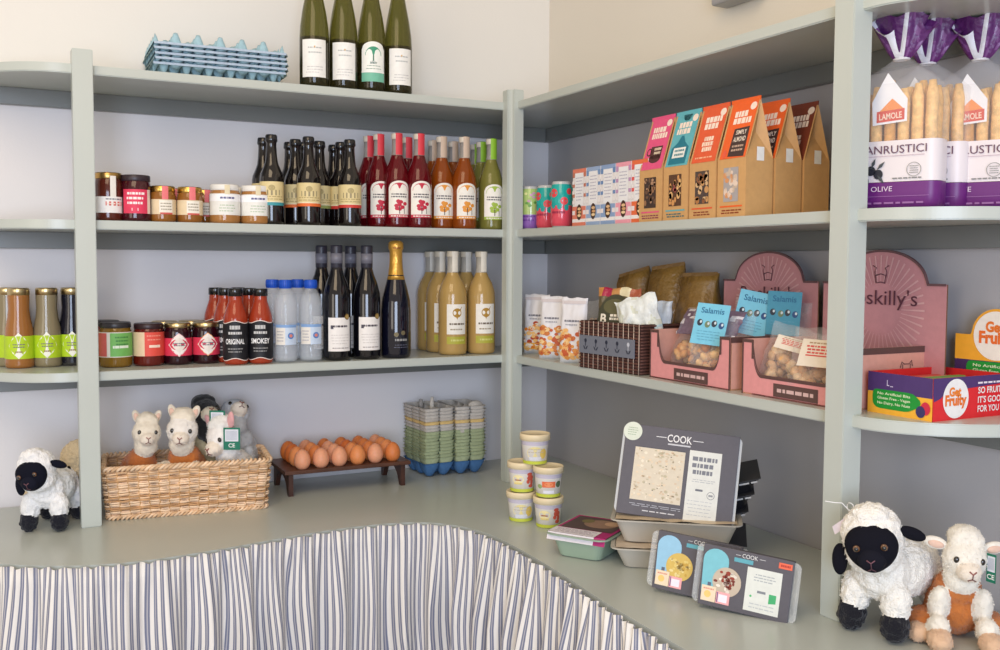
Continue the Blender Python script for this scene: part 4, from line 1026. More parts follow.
# ================================================================ right wall, middle shelf
def can(kind):
    def mk():
        t = empty('drink_can'); mb = MB('gloss')
        def col(z):
            if z < .004 or z > .107: return (190, 190, 190)
            if kind == 'purple': return (138, 96, 176) if z < .045 else (170, 196, 120)
            return (216, 74, 92) if z < .055 else (30, 168, 160)
        mb.lathe([(.020, 0), (.0235, .004), (.027, .012), (.027, .04), (.027, .050), (.027, .055), (.027, .1), (.0245, .108), (.0235, .1125), (.0235, .115), (.022, .1145), (.022, .112), (.002, .112)], col, 32); obj('can_body', mb, t)
        mb = MB('satin'); c = cyl(.0271); rg = random.Random(2)
        if kind == 'purple':
            for q in range(16): mb.disc(c, rg.uniform(-.035, .035), rg.uniform(.056, .1), .005, .0035, rg.choice([(120, 170, 80), (226, 226, 160), (200, 150, 180), (96, 150, 70)]), 1, 8)
            mb.dashes(c, -.02, .02, .02, .04, 2, (96, 50, 140), 1, .4)
        else:
            for (u, v, r_) in ((-.012, .086, .011), (.016, .066, .010), (.03, .09, .008), (-.03, .062, .009)): mb.disc(c, u, v, r_, r_, (226, 70, 76), 1, 14)
            for (u, v, r_) in ((-.014, .056, .009), (.004, .053, .008), (.022, .05, .008)): mb.disc(c, u, v, r_*.8, r_, (30, 160, 156), 1, 10)
            mb.dashes(c, -.018, .034, .018, .042, 1, (150, 40, 70), 1, .7)
        obj('print', mb, t)
        mb = MB('metal'); mb.box(-.005, .005, -.012, .006, .1125, .1135, (200, 200, 205)); obj('ring_pull', mb, t); return t
    return mk
place('canp', can('purple'), (-.222, onx(530.5, -.222, 200), Z2), R(-45), 'drink can with purple base and pale green top, beside the corner post', 'drink can')
place('canr', can('red'), (-.205, onx(546.5, -.205, 200), Z2), R(-60), 'teal and coral drink can, between the purple can and the nearest can', 'drink can')
place('canr', None, (-.232, onx(561.5, -.232, 200), Z2), R(-50), 'teal and coral drink can, nearest the small cartons', 'drink can')
for k, y in enumerate((-.36, -.43)): place('canr', None, (-.15, y, Z2), R(20*k), 'teal and coral drink can in the back row, %s' % ('left' if not k else 'right'), 'drink can')

def carton_box(c1, c2, seed):
    t = empty('snack_carton'); w, d, h = .060, .07, .138
    mb = MB('card'); mb.box(-w/2, w/2, 0, d, 0, h, (232, 228, 226), .0006); mb.rect(flat((0, d/2, h+.0002), (1, 0, 0), (0, 1, 0)), -w/2, -d/2, w/2, d/2, c1, 0); obj('box', mb, t)
    mb = MB('card'); m = flat((0, -.0003, 0), (1, 0, 0), (0, 0, 1))
    mb.rect(m, -w/2, .122, w/2, h, c1, 0); 
    for q in range(3):
        for s_ in (-1, 1): mb.rect(m, s_*w/2 if s_ < 0 else w/2-.010, .118-q*.024, -w/2+.010 if s_ < 0 else w/2, .106+.024-q*.024-.0, c2 if q % 1 == 0 else c1, 1)
    mb.rect(m, -w/2+.011, .050, w/2-.011, .128, (238, 238, 240), 2); mb.dashes(m, -w/2+.014, .06, w/2-.014, .12, 8, (186, 184, 200), 3, .3, seed)
    for q in range(3): mb.rect(m, -w/2, .054+q*.024, -w/2+.010, .062+q*.024, (236, 232, 232), 3); mb.rect(m, w/2-.010, .054+q*.024, w/2, .062+q*.024, (236, 232, 232), 3)
    mb.rect(m, -w/2, .018, w/2, .048, c1, 1); mb.rect(m, -w/2, .028, -w/2+.012, .038, (236, 226, 226), 2); mb.rect(m, w/2-.012, .028, w/2, .038, (236, 226, 226), 2)
    mb.disc(m, .001, .034, .0115, .019, (70, 46, 34), 3, 20)
    for (u, v, cc) in ((0, .042, (226, 186, 140)), (.002, .034, (210, 160, 110)), (0, .026, (236, 206, 160))): mb.disc(m, u+.002, v, .008, .0035, cc, 4, 10)
    mb.rect(m, -w/2, .010, w/2, .018, (238, 234, 232), 1); mb.rect(m, -w/2, 0, w/2, .010, c1, 1)
    obj('front_print', mb, t); return t
cols_ = [((222, 128, 104), (196, 120, 96), 'terracotta'), ((150, 172, 206), (120, 150, 192), 'blue'), ((140, 164, 202), (110, 142, 188), 'blue'), ((236, 160, 176), (190, 150, 190), 'pink'), ((228, 110, 66), (226, 96, 90), 'orange')]
for i, (c1, c2, nm) in enumerate(cols_):
    t = carton_box(c1, c2, i+1); y = -.545-.031-.0622*i; t.location = (-.247, y, Z2); t.rotation_euler.z = R(-90)
    tag(t, {0: 'small white and terracotta checked snack carton, first beside the cans', 1: 'small white and blue checked snack carton next to the terracotta one', 2: 'small white and blue checked snack carton next to the pink one', 3: 'small white and pink checked snack carton', 4: 'small white and orange checked snack carton beside the pink kraft box'}[i], 'snack carton', 'checked snack cartons')

KR = (206, 160, 104)
def gable(top, dark, icon, seed, foods, bg):
    def mk():
        t = empty('kraft_snack_box'); w, d, zs, h = .081, .066, .112, .222; hw = w/2
        mb = MB('card')
        yr = d/2
        V = [(-hw, 0, 0), (hw, 0, 0), (hw, d, 0), (-hw, d, 0), (-hw, 0, zs), (hw, 0, zs), (hw, d, zs), (-hw, d, zs), (-hw, yr, h), (hw, yr, h), (-hw+.013, yr, zs+.05), (hw-.013, yr, zs+.05)]
        mb.add(V, [(0, 1, 5, 4), (2, 3, 7, 6), (3, 2, 1, 0), (1, 2, 6, 5), (3, 0, 4, 7), (4, 5, 9, 8), (6, 7, 8, 9), (5, 6, 11), (5, 11, 9), (6, 9, 11), (7, 4, 10), (4, 8, 10), (7, 10, 8)], KR)
        mb.box(-hw, hw, yr-.0012, yr+.0012, h-.002, h+.006, top)
        m = flat((0, -.0003, 0), (1, 0, 0), (0, 0, 1)); sl = Vector((0, yr, h-zs)); ms = flat((0, -.0004, zs), (1, 0, 0), sl); SL = sl.length
        mb.rect(ms, -hw+.005, -.0, hw-.003, SL, top, 1)
        wc = (246, 226, 210)
        for j in range(2): mb.dashes(ms, -hw+.016, SL-.046+j*.014-.0, hw-.012, SL-.032+j*.014, 1, wc, 2, .85, seed+j)
        mb.disc(ms, hw-.014, SL-.012, .009, .008, wc, 2, 10)
        if icon == 'mug':
            mb.rect(ms, -.016, .024, .024, .052, dark, 2); mb.disc(ms, .004, .024, .020, .010, dark, 2); mb.ring(ms, -.02, .04, .009, .003, dark, 2); mb.dashes(ms, -.004, .032, .02, .05, 2, (226, 206, 180), 3, .6, 3)
        elif icon == 'bottle':
            mb.poly(ms, [(-.028, .004), (.028, .004), (.028, .040), (.012, .052), (.004, .066), (-.004, .066), (-.012, .052), (-.028, .040)], dark, 2); mb.rect(ms, -.02, .018, .02, .040, (236, 236, 230), 3); mb.dashes(ms, -.016, .020, .016, .038, 2, (90, 140, 150), 4, .5, 3); mb.disc(ms, 0, SL-.004, .014, .012, dark, 1, 14)
        elif icon == 'text':
            for j in range(3): mb.dashes(ms, -.016, .022+j*.011, .018, .033+j*.011, 1, (246, 222, 200), 2, .8, 20+j)
            mb.dashes(ms, -.03, .006, .03, .014, 1, (240, 180, 140), 2, .4, 9)
        else:
            mb.poly(ms, [(-.014, .004), (.032, .002), (.03, .062), (-.012, .060)], dark, 2); mb.text(ms, 'SIMPLY', .01, .052, .009, (240, 226, 210), 3, w=.03); mb.text(ms, 'ALMOND', .009, .038, .010, (240, 226, 210), 3, w=.034); mb.dashes(ms, -.008, .012, .026, .028, 2, (190, 160, 140), 3, .5, 4)
            mb.disc(ms, -.024, .010, .006, .009, (226, 90, 60), 2)
        # window with nuts
        mb.rect(m, -.022, .030, .020, .095, bg, 1); rg = random.Random(seed)
        for _ in range(22): mb.disc(m, rg.uniform(-.018, .016), rg.uniform(.035, .09), rg.uniform(.003, .007), rg.uniform(.003, .008), rg.choice(foods), 2, 9, rg.random()*3)
        mb.rect(m, -.032, .0195, .032, .0225, top, 1); mb.dashes(m, -.030, .006, .030, .016, 2, tuple(int(x*.6) for x in top), 1, .5, seed)
        obj('box', mb, t)
        mb = MB('card')
        for s_, mm in ((1, flat((hw+.0006, d/2, 0), (0, 1, 0), (0, 0, 1))),): mb.rect(mm, -.008, zs-.006, .010, zs+.020, (238, 236, 230), 1)
        obj('sticker', mb, t); return t
    return mk
BRN = [(176, 120, 70), (200, 150, 96), (140, 90, 56), (214, 176, 130)]
W4 = [('pink', (226, 84, 130), (84, 46, 44), 'mug', [(150, 110, 80), (180, 140, 110), (110, 80, 60)], (66, 50, 44), 'kraft gable-top snack box with a pink top panel'),
      ('blue', (96, 176, 186), (28, 118, 138), 'bottle', [(226, 180, 120), (210, 150, 90), (180, 90, 90)], (90, 60, 40), 'kraft gable-top snack box with a turquoise top panel'),
      ('red', (224, 92, 50), (200, 70, 40), 'text', BRN, (80, 66, 60), 'kraft gable-top snack box with a red-orange top panel and white lettering'),
      ('orange', (234, 98, 34), (66, 46, 42), 'almond', [(214, 150, 100), (226, 206, 190), (200, 180, 160)], (170, 164, 164), 'kraft gable-top snack box with orange panel and dark bag shape')]
for i, (k, top, dark, icon, foods, bg, l) in enumerate(W4):
    y = -.829-.0425-.0868*i
    place('gb'+k, gable(top, dark, icon, 31+i, foods, bg), (-.252, y, Z2), R(-90), l+', front', 'snack box', 'kraft gable-top snack boxes')
y4 = -.829-.0425-.0868*3
place('gborange', None, (-.182, y4-.003, Z2), R(-90), 'kraft gable-top snack box directly behind the orange-topped front box', 'snack box', 'kraft gable-top snack boxes')
place('gbbrown', gable((124, 56, 36), (60, 30, 26), 'text', 55, BRN, (60, 40, 36)), (-.112, y4-.006, Z2), R(-90), 'kraft gable-top snack box with a dark red-brown top, last one back', 'snack box', 'kraft gable-top snack boxes')
for i, (k, x) in enumerate((('brown', -.252), ('brown', -.182))):
    place('gb'+k, None, (x+.02, -1.243-.001, Z2), R(-90), 'dark-topped kraft snack box hidden beside the right post, %s' % ('front' if not i else 'behind'), 'snack box') if 0 else None

# ================================================================ right wall, low shelf
def pouch(w, h, tk, mat, colf, name='bag_body', parent=None, nu=20, nv=24, top=.0, crump=.0, seed=0, prt=None):
    mb = MB(mat)
    for s_ in (-1, 1):
        def fn(u, v):
            a = 2*u-1; e = max(0, 1-a**4)**.5; p = (min(1, v*6)**.5)*(max(0, 1-v)**.55)*1.25
            p = min(1, p); x = a*w/2*(1-.03*p)
            q = Vector((x, s_*(tk/2*e*p+.0006), h*v))
            if crump: q += Vector((noise.noise(Vector((u*5, v*5, seed)))*crump*(v*.8+.1), noise.noise(Vector((u*6+9, v*6, seed+s_)))*crump*e, noise.noise(Vector((u*4, 3, seed)))*crump*v))
            return q if s_ < 0 else q
        mb.sheet(fn, nu, nv, colf if not callable(colf) else (lambda u, v, f=colf, s2=s_: f(u, v, s2)))
    if prt: mb.mat('card'); prt(mb)
    return obj(name, mb, parent)
def nutpouch(seed, orange):
    t = empty('snack_pouch'); w, h, tk = .072, .168, .04; rg = random.Random(seed)
    def m(u, v, k):
        a = u/(w/2); p = min(1, (min(1, v/h*6)**.5)*(max(0, 1-v/h)**.55)*1.25); e = max(0, 1-a**4)**.5
        return Vector((u, -(tk/2*e*p+.0022+k*.0003), v))
    def prt(mb):
      for q in range(60):
          u = rg.uniform(-.029, .029); v = .012+rg.random()**1.3*.075; r_ = rg.uniform(.004, .009)
          mb.disc(m, u, v, r_, r_*.8, rg.choice([(222, 150, 74), (236, 180, 110), (206, 120, 60), (240, 206, 150), (196, 90, 50)] if not orange else [(180, 70, 40), (226, 130, 40), (240, 190, 120), (236, 226, 210)]), 1+(q % 3), 9)
      if orange: mb.rect(m, -.03, .012, .03, .03, (232, 170, 70), 5, 6)
      mb.dashes(m, -.02, .104, .022, .112, 1, (120, 120, 130), 2, .6, 4); mb.dashes(m, -.016, .095, .018, .101, 1, (160, 160, 168), 2, .5, 4)
      mb.rect(m, -.034, .152, .034, .160, (216, 206, 206), 1, 6)
    pouch(w, h, tk, 'satin', (232, 230, 232), 'pouch', t, crump=.003, seed=seed, prt=prt)
    return t
for i, (px, x, rz, tilt, l) in enumerate(((536, -.19, -50, -4, 'white stand-up nut pouch with an orange base, furthest left, half behind the next'), (552, -.225, -52, -5, 'white stand-up nut pouch, middle of three'), (573, -.235, -58, -3, 'white stand-up nut pouch, nearest the brown basket'))):
    t = nutpouch(i+3, i == 0); t.location = (x, onx(px, x, 350), Z3); t.rotation_euler = (R(tilt), 0, R(rz)); tag(t, l, 'snack pouch', 'white nut pouches'); t.scale = (1, 1, .96)
# clear bag behind
def clearbag(w, h, tk, foods, seed, label_fn=None, fill=.5, name='clear_food_bag', top=None, n=60, cs=.011):
    t = empty(name); rg = random.Random(seed)
    mb = MB('food')
    for _ in range(n):
        z = cs*.8+rg.random()**1.2*(h*fill); a = rg.uniform(-1, 1); x = a*(w/2-cs*1.1); y = rg.uniform(-1, 1)*(tk/2-cs*1.05)*max(.15, (1-a*a*.6))
        r_ = cs*rg.uniform(.7, 1.15)
        mb.ell((x, y, z), (r_, r_*rg.uniform(.6, 1), r_*rg.uniform(.5, .9)), rg.choice(foods), (rg.random()*3, rg.random()*3, rg.random()*3), 8, 6, fn=lambda p: p*(1+.22*noise.noise(p*160+Vector((z*99, x*99, 0)))))
    f = obj('contents', mb, t); f['kind'] = 'stuff'
    pouch(w, h, tk, 'film', (240, 240, 240), 'film_bag', t, crump=.006, seed=seed)
    if label_fn: mb = MB('card'); label_fn(mb); obj('card_label', mb, t)
    return t
FUD = [(214, 150, 84), (226, 170, 104), (196, 122, 60), (236, 190, 130)]
t = clearbag(.06, .15, .05, [(220, 200, 180), (200, 180, 160), (230, 214, 196)], 2, fill=.6); t.location = (-.15, onx(589, -.15, 340), Z3); t.rotation_euler.z = R(-60); tag(t, 'clear bag of pale snacks behind the last white pouch', 'snack bag')

# brown checked basket with a grey band
def bin_():
    t = empty('snack_basket'); w, d, h = .212, .2, .112
    mb = MB('wicker'); wall = .005
    c0 = (74, 48, 42)
    for (x0, x1, y0, y1) in ((-w/2, w/2, 0, wall), (-w/2, w/2, d-wall, d), (-w/2, -w/2+wall, wall, d-wall), (w/2-wall, w/2, wall, d-wall)): mb.box(x0, x1, y0, y1, 0, h, c0)
    mb.box(-w/2, w/2, 0, d, 0, .004, c0)
    nr = 16
    for j in range(nr):
        z = .004+j*(h-.008)/(nr-1)
        mb.tube([(-w/2+w*k/50, -.0012+.0012*cos(k*pi/1.0+j*pi), z) for k in range(51)], .0022, (104, 68, 58) if j % 2 else (88, 56, 50), 5)
        for s_ in (-1, 1): mb.tube([(s_*(w/2+.001), d*k/20, z) for k in range(21)], .0022, (96, 62, 54), 5)
    for k in range(13): x = -w/2+w*k/12; mb.tube([(x, -.0035, 0), (x, -.0035, h)], .0010, (196, 176, 160), 5)
    obj('woven_box', mb, t)
    mb = MB('satin'); mb.box(-w/2+.004, w/2-.012, -.0065, -.0045, .036, .078, (116, 120, 132), .0005); m = flat((0, -.0067, .057), (1, 0, 0), (0, 0, 1))
    for q in range(5):
        u = -.078+q*.038; cc = (40, 44, 60) if q < 4 else (200, 204, 214)
        mb.disc(m, u, .009, .0045, .005, cc, 1, 10); mb.rect(m, u-.001, -.004, u+.001, .006, cc, 2)
        for s_ in (-1, 1): mb.fan(m, (u+s_*.004, -.007), [(u, -.012), (u+s_*.004, -.0115), (u+s_*.009, -.003), (u+s_*.004, -.005)], (40, 44, 60), 1)
    obj('label_band', mb, t); return t
t = bin_(); t.location = (-.262, -.735, Z3); t.rotation_euler.z = R(-84); tag(t, 'dark brown woven snack basket with a grey label band on the low right shelf', 'basket')
# bags in that basket
def foilbag(label, name, loc, rot, w, h, tk, colf, mat='crinkle', extra=None, crump=.008, seed=0, cat='snack bag', group=None):
    t = thing(name, label, cat, loc, rot=rot, group=group); pouch(w, h, tk, mat, colf, 'bag', t, crump=crump, seed=seed)
    if extra: mb = MB('card'); extra(mb); obj('print', mb, t)
    return t
def front_map(w, h, tk, up=.004):
    def m(u, v, k):
        a = max(-1, min(1, u/(w/2))); p = min(1, (min(1, v/h*6)**.5)*(max(0, 1-v/h)**.55)*1.25); e = max(0, 1-a**4)**.5
        return Vector((u, -(tk/2*e*p+up+k*.0004), v))
    return m
def x_dark(mb):
    m = front_map(.115, .17, .04, .005)
    mb.disc(m, 0, .104, .042, .050, (66, 66, 46), 1, 30); mb.rect(m, -.042, .06, .042, .104, (66, 66, 46), 1, 8)
    mb.disc(m, 0, .125, .030, .018, (96, 92, 60), 2, 20)
    mb.text(m, 'B', -.026, .096, .022, (236, 226, 206), 3, w=.017, bold=.04); mb.dashes(m, -.012, .092, .036, .108, 2, (236, 226, 206), 3, .7, 5); mb.dashes(m, -.03, .066, .036, .084, 2, (236, 226, 206), 3, .7, 8)
def dcol(u, v, s_):
    if v > .86: return (206, 140, 70) if u < .12 else (170, 30, 70) if u < .36 else (196, 140, 80) if u < .55 else (232, 220, 180) if u < .8 else (176, 90, 60)
    return (96, 84, 56) if v > .7 else (70, 66, 50)
foilbag('snack bag with round dark olive label and crimson and cream top, in the brown basket', 'snack_bag', (-.222, -.700, Z3+.02), (R(-6), 0, R(-66)), .115, .17, .04, dcol, extra=x_dark, seed=4)
foilbag('crumpled white and pale blue snack bag leaning in the brown basket', 'snack_bag', (-.200, -.805, Z3+.03), (R(4), R(-14), R(-62)), .105, .145, .055, lambda u, v, s_: (228, 232, 228) if (noise.noise(Vector((u*5, v*5, 1))) > -.22) else (212, 214, 196) if v > .5 else (190, 212, 214), crump=.010, seed=8)
foilbag('pale blue snack bag behind the crumpled white one in the brown basket', 'snack_bag', (-.165, -.765, Z3+.012), (0, 0, R(-70)), .11, .15, .04, (206, 214, 222), crump=.01, seed=12)
GK = (150, 112, 52)
for i, (px, x, h, ry, l) in enumerate(((634, -.058, .215, 22, 'golden brown paper bag standing at the back, leftmost'), (668, -.062, .236, 12, 'golden brown paper bag standing at the back, middle'), (700, -.062, .222, 3, 'golden brown paper bag standing at the back, rightmost'))):
    t = thing('paper_bag', l, 'snack bag', (x, onx(px, x, 300), Z3), rot=(0, 0, R(-70)), group='golden paper bags at the back of the low shelf')
    w, tk = .098, .07; mb = MB('crinkle')
    def fr(z, dep, wid, tilt=0): return [(-wid/2, -dep/2, z), (wid/2, -dep/2, z+tilt), (wid/2+.0, 0, z+tilt), (wid/2, dep/2, z+tilt), (-wid/2, dep/2, z), (-wid/2-.0, 0, z)]
    N = 10; rings = []
    for q in range(N+1):
        f = q/N; rings.append([Vector(p)+Vector((noise.noise(Vector((p[0]*30, q*.8, i)))*.006, noise.noise(Vector((p[0]*30, q, i+5)))*.006*(1-f), 0)) for p in fr(h*f*(1 if f < 1 else 1), tk*(1-max(0, f-.35)/.65)**.8+.002, w*(1-.06*f), math.tan(R(ry))*w*.6*f)])
    mb.loft(rings, GK, (True, True), True); obj('bag', mb, t)
    mb = MB('crinkle'); z = h; tl = math.tan(R(ry))*w*.6
    mb.add([(-w*.47, -.004, z-.016), (w*.47, -.004, z-.016+tl), (w*.47, -.002, z+.003+tl), (-w*.47, -.002, z+.003), (-w*.47, .004, z-.016), (w*.47, .004, z-.016+tl)], [(0, 1, 2, 3), (5, 4, 3, 2)], (126, 92, 44)); obj('folded_top', mb, t)

# pink display boxes with arched headers
PK = (222, 150, 150); BR_ = (92, 66, 62); PD_ = (196, 138, 142)
def display(w=.262, d=.185):
    t = empty('display_box'); hs, hm = .104, .040
    def hgt(u):
        a = abs(u)/(w/2); e = .60
        if a > .78: return hs
        if a < e: return hm
        q = (a-e)/(.78-e); return hm+(hs-hm)*(1-sqrt(max(0, 1-q*q))) if q < .999 else hs
    n = 60; mb = MB('card')
    V = []; Ff = []
    for i in range(n+1):
        u = -w/2+w*i/n; z = hgt(u); V += [(u, 0, 0), (u, 0, z), (u, .0025, 0), (u, .0025, z)]
    C = []
    for i in range(n):
        a, b = 4*i, 4*i+4; Ff += [(a, b, b+1, a+1), (a+2, a+3, b+3, b+2), (a+1, b+1, b+3, a+3)]; C += [lin(PK), lin((150, 110, 76)), lin(BR_)]
    mb.add(V, Ff, lambda i: C[i])
    V = []; Ff = []
    for i in range(n+1):
        u = -w/2+w*i/n; z = hgt(u); V += [(u, -.0006, z-.006), (u, -.0006, z)]
    mb.add(V, [(2*i, 2*i+2, 2*i+3, 2*i+1) for i in range(n)], BR_)
    # the curved flanks of the cut-out need a steep border
    m = flat((0, -.0004, 0), (1, 0, 0), (0, 0, 1))
    for s_ in (-1, 1):
        mb.rect(m, s_*w/2-(.004 if s_ > 0 else 0), 0, s_*w/2+(.004 if s_ < 0 else 0), hs, BR_, 1); mb.rect(m, min(s_*w/2*.80, s_*w/2*.755), hm+.028, max(s_*w/2*.80, s_*w/2*.755), hs, BR_, 2)
    mb.rect(m, -.045, .004, .065, .028, BR_, 2); mb.dashes(m, -.038, .010, .058, .022, 1, (214, 180, 176), 3, .55, 4)
    obj('front_panel', mb, t)
    for s_ in (-1, 1):
        mb = MB('card'); x = s_*w/2; mb.box(min(x, x-s_*.0025), max(x, x-s_*.0025), .0025, d, 0, hs, (216, 160, 142)); m = flat((x+s_*.0004, d/2, 0), (0, s_, 0), (0, 0, 1))
        mb.rect(m, -d/2, hs-.011, d/2, hs, BR_, 1)
        mb.tube([m(.03, .068, 2), m(.034, .078, 2), m(.04, .074, 2), m(.052, .074, 2), m(.058, .080, 2), m(.06, .07, 2)], .0008, (120, 80, 76), 4); mb.tube([m(.036, .074, 2), m(.036, .064, 2)], .0008, (120, 80, 76), 4); mb.tube([m(.055, .074, 2), m(.055, .064, 2)], .0008, (120, 80, 76), 4)
        obj('side_panel', mb, t)
    mb = MB('card'); mb.box(-w/2, w/2, .0, d, 0, .003, (170, 126, 86)); obj('base', mb, t)
    # header
    mb = MB('card'); zs, zt = .212, .272; hw = w/2+.010; ra = .100; HX = .032
    def top(u):
        a = abs(u); return zs if a > ra else zs+(zt-zs)*sqrt(max(0, 1-(a/ra)**2))
    def strip(y, inset, col, k):
        V = []
        N = 80
        for i in range(N+1):
            u = -hw+2*hw*i/N; V += [(u, y, .003), (u, y, top(u)-inset)]
        mb.add(V, [(2*i, 2*i+2, 2*i+3, 2*i+1) for i in range(N)], col)
    strip(d-.002, 0, PD_, 0); strip(d+.0008, 0, (150, 110, 80), 0)
    V = []; N = 80
    for i in range(N+1):
        u = -hw+2*hw*i/N; V += [(u, d-.0045, top(u)+.001), (u, d+.001, top(u)+.001), (u, d-.0045, top(u)-.003)]
    mb.add(V, [(3*i, 3*i+3, 3*i+4, 3*i+1) for i in range(N)]+[(3*i+2, 3*i+5, 3*i+3, 3*i) for i in range(N)], (104, 74, 76))
    m = flat((0, d-.0035, 0), (1, 0, 0), (0, 0, 1)); cyy = .165
    for q in range(44):
        a = 2*pi*q/44; r0_, r1_ = .048, .098; f = .5
        r1_ = min(r1_, abs((zs if abs(cos(a)) > .6 and 0 else 9)))
        p = [(r_*cos(a+s_), cyy+r_*sin(a+s_)) for r_, s_ in ((r0_, -.012), (r1_, -.018), (r1_, .018), (r0_, .012))]
        if all(v < top(u)-.004 and abs(u) < hw-.004 for u, v in p): mb.poly(m, p, (214, 168, 168), 1)
    for s_ in (-1, 1): mb.tube([m(s_*.012, .222, 2), m(s_*.014, .232, 2), m(s_*.010, .240, 2), m(s_*.018, .244, 2)], .0009, (104, 66, 74), 4)
    mb.tube([m(-.012, .226, 2), m(0, .229, 2), m(.012, .226, 2), m(.010, .212, 2)], .0009, (104, 66, 74), 4); mb.tube([m(-.012, .226, 2), m(-.010, .212, 2), m(0, .214, 2), m(.01, .212, 2)], .0009, (104, 66, 74), 4)
    mb.text(m, "Roskilly's", 0, .182, .028, (92, 46, 60), 3, w=.165, bold=.0)
    hp = obj('header_panel', mb, t); hp.location.x = HX; return t
place('disp', display, (-.245, -1.000, Z3), R(-90), 'pink cardboard display box with arched header, left one, holding a purple foil topped bag', 'display box', 'pink display boxes')
place('disp', None, (-.245, -1.296, Z3), R(-90), 'pink cardboard display box with arched header, right one, partly behind the right post', 'display box', 'pink display boxes')

BLU = (120, 196, 222)
def bluecard(p, rx, rz, w=.07, h=.095, dark=0):
    def f(mb):
        M = Euler((R(rx), 0, R(rz))).to_matrix(); ux = M@Vector((1, 0, 0)); vy = M@Vector((0, 0, 1)); m = flat(p, ux, vy)
        bl = (120, 196, 222) if not dark else (70, 150, 180)
        mb.rect(m, -w/2, -h/2, w/2, h/2, bl, 0); mb.rect(lambda u, v, k: m(u, v, -2), -w/2, -h/2, w/2, h/2, bl, 0)
        mb.text(m, 'Salamis', 0, h*.33, h*.14, (40, 110, 150), 2, w=w*.7, bold=.02)
        for q, (u, cc) in enumerate(((-.32, (40, 50, 66)), (-.08, (110, 130, 100)), (.12, (50, 56, 70)), (.34, (44, 80, 130)))): mb.disc(m, u*w, (.02-.03*(q % 2))*h, w*.085, w*.10, cc, 2, 12); mb.disc(m, u*w+.002, (.04-.03*(q % 2))*h, w*.035, w*.045, (206, 220, 226), 3, 8)
        mb.dashes(m, -w*.38, -h*.42, w*.36, -h*.15, 4, (90, 160, 190), 2, .25, 4)
    return f
def foiltop(mb): pass
# bag in the left display: fudge behind film, purple-grey foil upper half, blue card
t = clearbag(.20, .15, .10, FUD, 21, None, fill=.42, n=110, cs=.013)
t.location = (-.182, -.985, Z3+.006); t.rotation_euler = (R(-16), 0, R(-84)); tag(t, 'clear bag of golden fudge pieces with purple-grey top in the left pink box', 'snack bag')
mb = MB('crinkle'); m = front_map(.20, .15, .10, .006)
mb.sheet(lambda u, v: m(-.085+.17*u, .082+.062*v, 1)+Vector((0, noise.noise(Vector((u*7, v*6, 2)))*.006, 0)), 24, 10, lambda u, v: (226, 222, 230) if noise.noise(Vector((u*12, v*9, 4))) > .28 else (122, 102, 122))
obj('foil_top', mb, t)
def bc(label, loc, rot, rx, rz, seed, dark=0, w=.068, h=.09, foods=FUD, cat='snack bag', bh=.15):
    t = clearbag(.10, bh, .055, foods, seed, bluecard((0, -.026, bh*.86), rx, rz, w, h, dark), fill=.45, n=50, cs=.012); t.location = loc; t.rotation_euler = rot; tag(t, label, cat, 'clear snack bags with blue cards'); return t
bc('clear bag with an upright light blue card at the front of the left pink box', (-.205, -1.020, Z3+.006), (R(-4), R(4), R(-64)), -14, 0, 5, w=.072, h=.086, bh=.135)
bc('clear bag with a tilted light blue card, middle one of the three blue cards', (-.125, -1.035, Z3+.006), (0, R(10), R(-62)), -10, 0, 6, w=.072, h=.09, bh=.165)
bc('clear bag of brown pieces with a darker blue card, nearest the right pink box', (-.09, -1.112, Z3+.006), (0, R(2), R(-60)), -6, 0, 7, 1, w=.068, h=.088, foods=[(110, 70, 44), (140, 90, 56), (90, 56, 40)], bh=.165)
def creamlabel(w, h, p):
    def f(mb):
        m = flat(p, (1, 0, .04), (0, .25, 1)); mb.rect(m, -w/2, -h/2, w/2, h/2, (226, 214, 196), 0)
        mb.dashes(m, -w*.36, -h*.05, w*.36, h*.3, 3, (206, 76, 70), 1, .55, 3); mb.dashes(m, -w*.3, h*.32, w*.3, h*.42, 1, (170, 140, 110), 1, .5); mb.rect(m, -w*.32, -h*.12, w*.3, -h*.07, (206, 76, 70), 1)
    return f
CK = [(206, 160, 110), (222, 186, 140), (190, 140, 90)]
t = clearbag(.105, .125, .07, CK, 31, creamlabel(.062, .026, (.006, -.034, .092)), fill=.5, n=50, cs=.014); t.location = (-.195, -1.215, Z3+.006); t.rotation_euler = (R(-8), R(14), R(-66)); tag(t, 'clear bag of biscuits with a narrow cream label in the right pink box', 'snack bag')
t = clearbag(.125, .125, .075, CK, 32, creamlabel(.062, .052, (.0, -.042, .076)), fill=.32, n=44, cs=.014); t.location = (-.202, -1.318, Z3+.006); t.rotation_euler = (R(-12), R(4), R(-66)); tag(t, 'clear bag of biscuits with a square cream label in the right pink box', 'snack bag')

